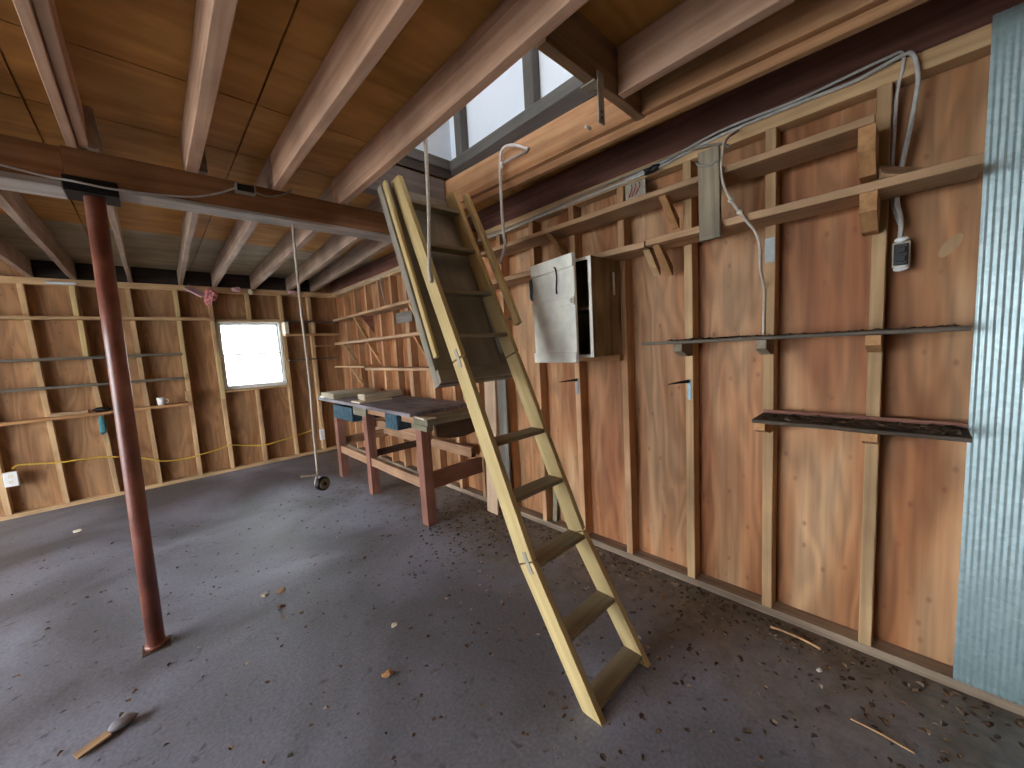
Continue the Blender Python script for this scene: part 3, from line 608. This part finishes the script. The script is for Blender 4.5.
# leaves and dirt on the two ledges
def litter(name, label, n, sampler, mat, size=(.012, .03)):
    bm = bmesh.new()
    for _ in range(n):
        x, y, z = sampler(); s = random.uniform(*size); a = random.uniform(0, 6.28); asp = random.uniform(.35, .8); cu = random.uniform(.1, .45)*s
        ca, sa = math.cos(a), math.sin(a)
        pts = []
        for u, v, h in ((-1, 0, 0), (-.4, -asp, .6), (.4, -asp*.9, .7), (1, 0, .1), (.4, asp*.9, .8), (-.4, asp, .5), (0, 0, .15)):
            px, py = u*s/2, v*s/2; pts.append(bm.verts.new((x+px*ca-py*sa, y+px*sa+py*ca, z+.0015+h*cu*random.uniform(.6, 1.3))))
        for i in range(6): bm.faces.new((pts[i], pts[(i+1) % 6], pts[6]))
    o = link(name, bm, mat); tag(o, label, 'dead leaves', kind='stuff'); return o
litter('dead_leaves', 'dead leaves and dirt lying on the thin eye level ledge', 420, lambda: (random.uniform(W-.14, W-.01), random.uniform(-.12, .95) if random.random() < .6 else random.uniform(.5, .95), 1.482), M['leaf'], (.012, .034))
litter('dead_leaves', 'dead leaves lying on the short black dirty shelf', 200, lambda: (random.uniform(W-.19, W-.02), max(-.12, min(.48, random.gauss(.15, .15))) if random.random() < .6 else random.uniform(-.13, .49), 1.0955), M['leaf'], (.012, .034))

# corrugated sheet
bm = bmesh.new(); P_, A_, n = .0172, .0017, 470; y0, y1 = -.155, -1.15; zz = [0.05, .6, 1.2, 1.8, 2.4, 2.545]
cols = []
for i in range(n+1):
    y = y0+(y1-y0)*i/n; x = W-.0075+A_*math.cos(2*math.pi*(y-y0)/P_)
    cols.append([(bm.verts.new((x, y, z)), bm.verts.new((x+.0008, y, z))) for z in zz])
for a, b in zip(cols, cols[1:]):
    for k in range(len(zz)-1):
        for s in (0, 1): bm.faces.new((a[k][s], b[k][s], b[k+1][s], a[k+1][s]))
    for k in (0, len(zz)-1): bm.faces.new((a[k][0], b[k][0], b[k][1], a[k][1]))
for c in (cols[0], cols[-1]):
    for k in range(len(zz)-1): bm.faces.new((c[k][0], c[k+1][0], c[k+1][1], c[k][1]))
tag(link('corrugated_sheet', bm, M['galv'], smooth=True), 'finely corrugated galvanised sheet on the long wall at the picture edge', 'metal sheet')

# hanging weathered plank with its wire tie
wp = empty('weathered_plank', (2.02, .715, 2.34)); tag(wp, 'grey weathered plank hanging across the two upper shelves', 'plank')
board('plank', (2.022, .695, 2.375), (2.022, .69, 1.963), .026, .095, (0, 1, 0), M['old'], wp, warp=.003)
tube('wire_tie', [(2.005, .642, 2.315), (2.004, .69, 2.30), (2.003, .735, 2.318), (2.01, .745, 2.335)], .007, M['cable_dark'], wp)

# wall cabinet
cb = empty('wall_cabinet', (2.08, 1.53, 1.41)); tag(cb, 'white painted wall cabinet with its door ajar', 'cabinet')
CX, CY0, CY1, CZ0, CZ1 = 1.925, 1.31, 1.755, 1.412, 2.006
bm = bmesh.new(); t = .016
for lo, hi in (((CX, CY0, CZ0), (W-.001, CY0+t, CZ1)), ((CX, CY1-t, CZ0), (W-.001, CY1, CZ1)), ((CX, CY0+t, CZ0), (W-.001, CY1-t, CZ0+t)), ((CX, CY0+t, CZ1-t), (W-.001, CY1-t, CZ1)), ((W-.012, CY0+t, CZ0+t), (W-.001, CY1-t, CZ1-t)), ((CX+.02, CY0+t, 1.70), (W-.012, CY1-t, 1.714))): add_box(bm, lo, hi, .0015)
link('body', bm, M['cab_side'], cb)
bm = bmesh.new()
for lo, hi in (((CX-.006, CY0, CZ0), (CX-.0005, CY0+.022, CZ1)), ((CX-.006, CY0+.022, CZ0), (CX-.0005, CY1, CZ0+.018)), ((CX-.006, CY0+.022, CZ1-.018), (CX-.0005, CY1, CZ1))): add_box(bm, lo, hi, .001)
link('face_frame', bm, M['cab_white'], cb)
hy, hx = CY1+.005, CX-.008; L_ = .405; ang = math.radians(10.0)
dm = Matrix.Translation((hx, hy, 0)) @ Matrix.Rotation(-ang, 4, 'Z')        # hinge line; the leaf runs toward -y
bm = bmesh.new(); add_box(bm, (-.018, -L_, 1.386), (0, 0, 2.022), .002)
dr = link('door', bm, M['cab_white'], cb, dm)
for z0, z1 in ((1.386, 1.45), (1.725, 1.775), (1.945, 2.022)):
    bm = bmesh.new(); add_box(bm, (-.030, -L_, z0), (-.0185, 0, z1), .003)
    link('door_batten', bm, M['cab_white'], dr).matrix_parent_inverse = Matrix.Identity(4)
def dpt(x, y, z): return dm @ Vector((x, y, z))
tube('door_handle', [dpt(-.019, -.225, 1.975), dpt(-.034, -.262, 1.955), dpt(-.036, -.272, 1.90), dpt(-.034, -.262, 1.84), dpt(-.020, -.247, 1.81)], .005, M['hook'], dr)
lump('hinge_rag', (CX-.02, CY1+.018, 1.87), (.018, .018, .07), M['blue_cloth'], cb, 5, .2)
lump('door_catch', dpt(-.03, -L_+.015, 1.75), (.006, .012, .016), M['zinc'], dr, 6, .1)
tag(abox('cabinet_ledger', W-.05, W-.001, 1.30, 1.80, 1.372, 1.4115, M['brace'], 'y'), 'orange ledger board under the white cabinet', 'board')
abox('side_strip', W-.09, W-.075, 1.302, 1.3095, 1.79, 1.93, M['cab_white'], 'z', cb)

# coat hooks
for k, (y, z, lab) in enumerate(((1.68, 1.235, 'iron hook with bluish plate on the stud below the white cabinet'), (.885, 1.245, 'iron hook with bluish plate on the stud under the thin ledge'))):
    h = empty('coat_hook', (W, y, z)); tag(h, lab, 'hook', 'coat hooks')
    bm = bmesh.new(); add_box(bm, (W-.005, y-.012, z-.105), (W-.0005, y+.008, z+.012), .001); link('back_plate', bm, M['steelblue'], h)
    tube('prong', [(W-.004, y, z), (W-.06, y+.03, z-.001), (W-.13, y+.065, z-.006)], .006, M['hook'], h, 6, False, lambda t: .009*(1-t)+.0025)

# wiring on the long wall
ob = empty('outlet_box', (2.28, .05, 1.79)); tag(ob, 'open black outlet box hanging beside the end stud', 'outlet')
OY0, OY1 = .018, .072
bm = bmesh.new(); add_box(bm, (W+.01, OY0, 1.735), (W+.05, OY1, 1.835), .003); link('box', bm, M['zinc'], ob)
bm = bmesh.new(); add_box(bm, (W-.002, OY0+.006, 1.742), (W+.0095, OY1-.006, 1.826), .003)
for z in (1.765, 1.80): add_box(bm, (W-.012, OY0+.012, z-.012), (W-.002, OY1-.012, z+.012), .003)
link('receptacle', bm, M['black_plastic'], ob)
lump('white_clamp', (W+.008, .045, 1.842), (.014, .022, .012), M['white_plastic'], ob, 2, .08); lump('white_nut', (W+.002, .045, 1.728), (.014, .024, .013), M['white_plastic'], ob, 4, .1)
G_C = 'cables along the top plate'
def cab(pts, r, mat, lab): return tag(tube('power_cable', pts, r, M[mat], None, 8), lab, 'cable', G_C)
xw = W-.008
cab([(xw, 2.9, 2.46), (xw, 2.4, 2.45), (xw, 1.96, 2.46), (xw, 1.5, 2.47), (xw, 1.09, 2.475), (xw, .70, 2.515), (xw-.004, .38, 2.515), (xw-.008, .2, 2.51), (xw-.012, .07, 2.53), (xw-.02, .035, 2.515), (xw-.012, .018, 2.44), (W, .022, 2.36), (W+.008, .04, 2.22), (W+.012, .056, 2.10), (W+.012, .062, 2.0), (W+.01, .048, 1.92), (W+.012, .05, 1.845)], .008, 'cable', 'grey cable along the top plate dropping in a loop to the outlet box')
cab([(xw, 1.25, 2.48), (xw-.01, 1.0, 2.495), (xw-.006, .70, 2.535), (xw-.006, .38, 2.53), (xw-.01, .12, 2.545), (xw-.01, .06, 2.53), (W+.02, .075, 2.40), (W+.03, .079, 2.2), (W+.03, .076, 2.0), (W+.028, .05, 1.9), (W+.026, .04, 1.84)], .006, 'cable', 'thinner grey cable dropping close behind the end stud')
cab([(xw, 2.9, 2.49), (xw, 2.2, 2.475), (xw-.008, 1.5, 2.495), (xw-.01, 1.1, 2.498), (xw-.02, .9, 2.50), (xw-.02, .72, 2.47), (xw-.02, .66, 2.43)], .006, 'cable_dark', 'dark old cable along the top plate ending at the weathered plank')
cab([(W-.012, 6.2, 2.475), (W-.012, 5.4, 2.485), (W-.012, 4.72, 2.48), (W-.03, 4.66, 2.42), (W-.05, 4.58, 2.25), (W-.06, 4.5, 2.08)], .007, 'cable', 'grey wire looping down from the top plate to the far topmost shelf')
cab([(W-.012, 4.72, 2.487), (W-.012, 3.9, 2.495), (W-.012, 3.0, 2.49)], .007, 'cable', 'grey wire stapled along the top plate beyond the ladder')
kc = empty('knotted_cord', (2.03, .63, 2.39)); tag(kc, 'white knotted cord hanging beside the weathered plank', 'cord')
tube('cord', [(W-.015, .63, 2.50), (2.05, .632, 2.40), (2.022, .64, 2.30), (2.022, .632, 2.20), (2.022, .594, 2.105), (2.022, .545, 2.02), (2.024, .505, 1.955), (2.03, .487, 1.89), (2.10, .50, 1.80), (W-.012, .514, 1.70), (W-.012, .517, 1.49)], .0065, M['cord'], kc)
for p in ((2.022, .600, 2.118), (2.022, .565, 2.055)): lump('knot', p, (.013, .015, .012), M['cord'], kc, 7, .12)
jx = empty('wire_box', (W, 1.17, 2.40)); tag(jx, 'small open metal wire box under the top plate with red wires', 'junction box')
bm = bmesh.new(); add_box(bm, (W-.03, 1.11, 2.348), (W-.001, 1.24, 2.44), .003); link('box', bm, M['zinc'], jx)
for k in range(3): tube('red_wire', [(W-.03, 1.20-.025*k, 2.43), (W-.05, 1.185-.025*k, 2.40), (W-.034, 1.215-.02*k, 2.36)], .003, M['red_wire'], jx, 5)
lump('tape_wad', (W-.025, 1.075, 2.475), (.02, .05, .022), M['hook'], jx, 9, .3)
tag(abox('tape_patch', W-.002, W-.0003, .473, .515, 1.84, 1.955, M['tape'], bev=.0002, warp=0), 'pale bluish tape patch on the second stud', 'tape')
bm = bmesh.new()
c = Vector((WS-.0015, -.09, 1.80)); vs = []
for k in range(24):
    a = 2*math.pi*k/24; u, v = .048*math.cos(a), .021*math.sin(a); t = math.radians(57)
    vs.append(bm.verts.new(c+Vector((0, -(u*math.cos(t)-v*math.sin(t)), u*math.sin(t)+v*math.cos(t)))))
r = bmesh.ops.extrude_face_region(bm, geom=[bm.faces.new(vs)]); bmesh.ops.translate(bm, vec=(.0014, 0, 0), verts=[v for v in r['geom'] if isinstance(v, bmesh.types.BMVert)])
tag(link('plywood_plug', bm, M['plug']), 'pale oval plug let into the plywood beside the outlet box', 'plug')

# boards leaning on the long wall behind the ladder
tag(board('leaning_board', (2.125, 2.60, 0.003), (2.205, 2.60, 1.5), .15, .022, (-1, 0, .05), M['pale']), 'pale board leaning on the studs behind the ladder', 'board')
tag(board('leaning_board', (2.19, 2.47, 0.05), (2.218, 2.47, 1.5), .11, .02, (-1, 0, .02), M['grey']), 'grey board leaning on the studs beside the pale one', 'board')
tag(board('leaning_stake', (2.29, 2.0, 0.045), (2.318, 1.99, .5), .05, .012, (-1, .2, .1), M['bench_grey']), 'short greenish slat standing between studs behind the ladder', 'stake')

# ------------------------------------------------------------------ shelves and bits on the window wall
G_W = 'shelves of the window wall'
def wshelf(label, x0, x1, z, mat, depth=.10, th=.03):
    return tag(abox('wall_shelf', x0, x1, D-depth, D-.001, z-th, z, M[mat], 'x'), label, 'shelf', G_W)
wshelf('topmost pale shelf board on the window wall', -2.1, .66, 2.11, 'stud', .10, .035)
wshelf('second shelf from the top on the window wall', -2.1, .31, 1.665, 'shelf_grey', .14)
wshelf('third shelf from the top on the window wall', -2.1, .30, 1.36, 'shelf_grey', .12)
wshelf('lowest orange shelf on the window wall with the white cup', -2.1, .30, 1.025, 'brace', .12, .032)
for x0, z0, z1, lab in ((-.535, 2.115, 2.452, 'short yellow hanger strip above the topmost shelf, toward the doorway'), (-.515, 1.668, 2.072, 'yellow hanger strip between the first and second shelf, toward the doorway'), (.325, 2.115, 2.452, 'yellow hanger strip above the topmost shelf near the window'), (.325, 1.40, 2.072, 'long yellow hanger strip below the topmost shelf near the window')):
    tag(abox('hanger_strip', x0-.022, x0+.022, D-.03, D-.001, z0, z1, M['ladder']), lab, 'strip', 'hanger strips')
tag(abox('short_block', .285, .345, D-.10, D-.032, 1.055, 1.17, M['stud']), 'short yellow block at the end of the lowest shelf', 'block')
tag(abox('jamb_strip', .655, .70, D-.03, D-.001, 1.02, 1.66, M['ladder']), 'yellow strip nailed along the lower window edge', 'strip')
cub = empty('cubby_shelf', (1.9, D, 1.87)); tag(cub, 'shallow two board cubby shelf beside the window', 'shelf')
abox('bottom_board', 1.475, 2.235, D-.15, D-.001, 1.852, 1.878, M['stud'], 'x', cub); abox('top_board', 1.475, 2.235, D-.15, D-.001, 2.05, 2.07, M['shelf_grey'], 'x', cub)
abox('end_board', 1.476, 1.53, D-.16, D-.001, 1.8785, 2.0495, M['cream'], 'z', cub); abox('divider', 1.86, 1.91, D-.10, D-.001, 1.8785, 2.0495, M['stud'], 'z', cub)
wshelf('thin grey shelf on the window wall below the cubby shelf', 1.50, 2.18, 1.50, 'shelf_grey', .12, .022)
wshelf('thin shelf strip in the corner just under the cubby shelf', 1.90, 2.2, 1.70, 'shelf', .05, .022)
cup = empty('white_cup', (.05, D-.07, 1.025)); tag(cup, 'white cup standing on the lowest shelf of the window wall', 'cup')
bm = bmesh.new(); segs = 16; prof = [(.028, 0), (.036, .02), (.042, .10), (.038, .10), (.033, .02), (.0, .012)]
rings = [[bm.verts.new((r*math.cos(2*math.pi*k/segs), r*math.sin(2*math.pi*k/segs), z)) for k in range(segs)] for r, z in prof[:-1]]
for a, b in zip(rings, rings[1:]):
    for k in range(segs): bm.faces.new((a[k], a[(k+1) % segs], b[(k+1) % segs], b[k]))
bm.faces.new(rings[0][::-1]); bm.faces.new(rings[-1])
link('bowl', bm, M['white_plastic'], cup, Matrix.Translation((.05, D-.07, 1.0255)), True)
tube('handle', [(.09, D-.075, 1.105), (.115, D-.08, 1.09), (.112, D-.08, 1.06), (.084, D-.075, 1.05)], .005, M['white_plastic'], cup, 6)
tag(abox('wood_block', -.84, -.56, D-.09, D-.02, 1.026, 1.065, M['shelf'], 'x'), 'flat wooden block lying on the lowest shelf of the window wall', 'block')
tag(lump('dark_lump', (-.46, D-.07, 1.05), (.07, .04, .03), M['hook'], None, 12, .3), 'dark crumpled bundle on the lowest shelf of the window wall', 'bundle')
tag(lump('teal_rag', (-.475, D-.025, .86), (.03, .02, .115), M['teal_cloth'], None, 14, .22), 'teal rag hanging under the lowest shelf of the window wall', 'rag')
def outlet(x0, x1, z0, z1, lab):
    o = empty('wall_outlet', ((x0+x1)/2, D, z0)); tag(o, lab, 'outlet', 'white wall outlets')
    bm = bmesh.new(); add_box(bm, (x0, D-.04, z0), (x1, D-.001, z1), .005); link('cover', bm, M['white_plastic'], o)
    for k in (.3, .7):
        z = z0+(z1-z0)*k; bm = bmesh.new(); add_box(bm, ((x0+x1)/2-.014, D-.044, z-.016), ((x0+x1)/2+.014, D-.0405, z+.016), .003); link('socket', bm, M['cream'], o)
outlet(-1.225, -1.13, .345, .50, 'white outlet box at the yellow cord on the far stud')
outlet(1.83, 1.90, .20, .37, 'white outlet box on the stud beside the workbench')
tag(tube('extension_cord', [(-1.16, D-.03, .53), (-1.1, D-.012, .555), (-.84, D-.01, .515), (-.55, D-.01, .50), (-.34, D-.01, .455), (-.16, D-.01, .39), (.0, D-.01, .318), (.2, D-.01, .30), (.345, D-.01, .312), (.55, D-.01, .345), (.68, D-.01, .37), (.85, D-.01, .33), (1.08, D-.01, .285), (1.34, D-.01, .315), (1.55, D-.012, .345), (1.80, D-.012, .39)], .009, M['yellow']), 'yellow extension cord sagging along the window wall', 'extension cord')
ins = empty('insulation_tuft', (.6, D-.06, 2.4)); tag(ins, 'torn pink insulation hanging from the ceiling above the window wall', 'insulation')
board('paper_face', (.44, D-.05, 2.50), (.60, D-.11, 2.39), .10, .02, (0.4, -.8, .5), M['pink_paper'], ins, warp=.006)
lump('fluff', (.675, D-.09, 2.40), (.065, .05, .085), M['pink'], ins, 21, .3, 3); lump('fluff', (.635, D-.09, 2.33), (.03, .03, .06), M['pink'], ins, 22, .25, 3)
tag(lump('insulation_scrap', (.97, D-.03, 2.50), (.06, .03, .035), M['pink_paper'], None, 25, .3, 2), 'small pink insulation scrap above the window', 'insulation')
tag(lump('paper_scrap', (1.13, D-.04, 2.475), (.03, .02, .035), M['cream'], None, 26, .3, 2), 'small cream scrap stuck at a far joist end above the window', 'scrap')
tag(lump('foam_scrap', (1.66, D-.04, 2.50), (.06, .03, .03), M['pink_paper'], None, 27, .3, 2), 'pale foam scrap tucked above the cubby shelf', 'scrap')
tag(abox('loose_stick', -.72, -.50, D-.03, D-.005, 2.465, 2.485, M['white_panel'], 'x'), 'white stick lying at the top plate above the shelves', 'stick')

# ------------------------------------------------------------------ hanging cord with pulley
hc = empty('hanging_cord', (.755, 2.77, 2.37)); tag(hc, 'pale cord hanging from the beam with a pulley at its end', 'cord')
tube('cord', [(.757, 2.765, 2.372), (.752, 2.765, 1.9), (.757, 2.765, 1.4), (.748, 2.765, 1.0), (.745, 2.765, .72)], .0085, M['rope'], hc)
tube('cord_tail', [(.745, 2.762, .712), (.70, 2.762, .715), (.64, 2.762, .728)], .0075, M['rope'], hc)
pl = tube('pulley_wheel', [(.772, 2.742, .645), (.758, 2.772, .645)], .047, M['hook'], hc, 24, False)
tube('rim', [(.776, 2.734, .645), (.771, 2.745, .645)], .036, M['bench_grey'], pl, 20, False); tube('axle', [(.778, 2.730, .645), (.75, 2.79, .645)], .012, M['black'], pl, 10, False)
lump('pulley_strap', (.735, 2.765, .655), (.018, .012, .05), M['rope'], hc, 31, .12)

# ------------------------------------------------------------------ workbench
wb = empty('workbench', (1.9, 4.0, 0)); tag(wb, 'old wooden workbench with dark top and red legs', 'workbench')
for y0, z1 in ((2.83, .868), (3.955, .93), (4.85, .76)):
    abox('leg', 1.585, 1.675, y0, y0+.095, 0, z1, M['bench_leg'], 'z', wb)
abox('top_board', 1.568, W-.003, 2.96, 5.45, .945, .98, M['bench_top'], 'y', wb)
abox('near_plank', 1.59, W-.003, 2.72, 2.955, .89, .94, M['bench_grey'], 'x', wb)
abox('front_apron', 1.60, 1.63, 2.955, 4.26, .885, .944, M['bench_rail'], 'y', wb)
abox('apron_block', 1.578, 1.64, 2.72, 2.955, .845, .8895, M['bench_grey'], 'y', wb)
abox('leg_cleat', 1.565, 1.583, 3.90, 4.24, .86, .944, M['bench_grey'], 'y', wb)
poly = [(1.70, .8895), (W-.003, .8895), (W-.003, .77)] + [(1.70+(W-.003-1.70)*(1-k/8), .77-.045*math.sin(math.pi*k/8)) for k in range(1, 8)] + [(1.70, .77)]
prism('end_apron', poly, 'y', 2.775, 2.81, M['bench_dark'], wb)  # dark colour carries the shade of a face turned away from the doorway
abox('front_stretcher', 1.60, 1.65, 2.926, 3.954, .315, .405, M['bench_rail'], 'y', wb); abox('front_stretcher', 1.60, 1.65, 4.051, 4.849, .315, .405, M['bench_rail'], 'y', wb)
abox('end_stretcher', 1.676, W-.003, 2.86, 2.90, .30, .45, M['bench_leg'], 'x', wb)
abox('cross_stretcher', 1.676, W-.003, 3.98, 4.02, .40, .47, M['bench_dark'], 'x', wb); abox('cross_stretcher', 1.676, W-.003, 4.88, 4.92, .40, .50, M['bench_rail'], 'x', wb)
abox('back_rail', W-.06, W-.003, 2.95, 5.3, .44, .54, M['bench_rail'], 'y', wb)
abox('upper_rail', 1.70, 1.745, 2.926, 4.85, .72, .80, M['bench_rail'], 'y', wb)
def drawer(y0, y1, z0, z1, depth):
    bm = bmesh.new(); x0 = 1.556; t = .014
    for lo, hi in (((x0, y0, z0), (x0+t, y1, z1)), ((x0+t, y0, z0), (x0+depth, y0+t, z1)), ((x0+t, y1-t, z0), (x0+depth, y1, z1)), ((x0+depth-t, y0+t, z0), (x0+depth, y1-t, z1)), ((x0+t, y0+t, z0), (x0+depth-t, y1-t, z0+t))): add_box(bm, lo, hi, .002)
    d = link('drawer', bm, M['teal'], wb)
    return d
drawer(4.26, 4.845, .77, .925, .40); drawer(3.19, 3.43, .806, .944, .14)
tag(prism('offcut', [(1.575, 2.74), (1.69, 2.74), (1.60, 2.95)], 'z', .9402, .952, M['cream']), 'pale triangular offcut on the near corner of the workbench', 'offcut')
tag(abox('plank_stub', 1.60, 2.15, 4.93, 5.40, .981, 1.045, M['khaki'], 'x'), 'wide khaki plank lying at the far end of the workbench', 'plank')
tag(abox('cream_board', 1.60, 1.98, 4.12, 4.36, .981, .997, M['cream'], 'x'), 'thin cream board lying across the workbench front', 'board')
tag(abox('wood_block', 1.70, 2.16, 4.22, 4.42, .998, 1.06, M['khaki'], 'x'), 'khaki block with a pale end on the thin cream board', 'block')
tag(abox('white_offcut', 1.575, 1.64, 5.25, 5.40, .981, 1.0, M['cab_white'], 'y'), 'small white offcut at the far front corner of the workbench', 'offcut')

# ------------------------------------------------------------------ on the floor
def fl():
    while True:
        x = random.uniform(-.9, 2.22); y = random.uniform(-.4, 5.0)
        p = .16+.84*max(0, min(1, (x-.5)/1.6))**1.2
        if y > 3.2 and x > 1.5: p *= .4
        if random.random() < p: return x, y, 0.0005
litter('leaf_litter', 'dry leaf litter and chips scattered over the concrete floor', 1500, fl, M['leaf'], (.006, .034))
litter('leaf_litter', 'drift of leaf litter on the floor along the long wall', 500, lambda: (W-.02-abs(random.gauss(0, .12)), random.uniform(-.5, 3.0), .0005), M['leaf'], (.01, .035))
litter('leaf_litter', 'patch of leaf litter around the near workbench leg', 220, lambda: (random.gauss(1.75, .22), random.gauss(2.45, .28), .0005), M['leaf'], (.012, .04))
tag(board('wood_shaving', (-.375, 2.20, .006), (-.285, 2.235, .012), .055, .008, (.1, .2, 1), M['shelf']), 'split yellow wood chip on the floor in front of the post', 'wood chip')
tag(lump('stone_chip', (-.245, 2.252, .016), (.045, .03, .018), M['stone'], None, 41, .15), 'grey stone chip beside the yellow wood chip', 'stone')
def stick(pts, lab, r=.006, mat='stud'): tag(tube('stick', pts, r, M[mat], None, 6), lab, 'stick', 'sticks on the floor')
stick([(2.145, .455, .007), (2.15, .40, .008), (2.15, .33, .008), (2.135, .255, .007)], 'thin pale stick on the floor along the sole plate below the black shelf')
stick([(1.80, .12, .007), (1.80, .05, .007), (1.79, -.05, .006)], 'thin stick on the floor at the bottom edge of the view', .004)
for k, (x, y, s, mt, lab) in enumerate(((.373, 2.818, .02, 'cream', 'pale wood crumb on the floor between post and workbench'), (.46, 2.78, .026, 'shelf', 'brown wood crumb beside the pale crumb'), (.646, 1.651, .024, 'brace', 'orange wood crumb on the open floor before the ladder'), (1.99, .24, .014, 'white_plastic', 'white crumb on the dirt near the long wall'), (.82, 1.93, .018, 'cream', 'pale crumb on the floor beside the ladder shadow'), (-.66, 5.36, .03, 'cream', 'pale paper scrap on the floor near the window wall'), (.42, 2.60, .02, 'bench_leg', 'reddish crumb on the floor between post and workbench'))):
    tag(lump('floor_crumb', (x, y, s*.45), (s, s*.7, s*.45), M[mt], None, 50+k, .3, 2), lab, 'crumb', 'crumbs on the floor')
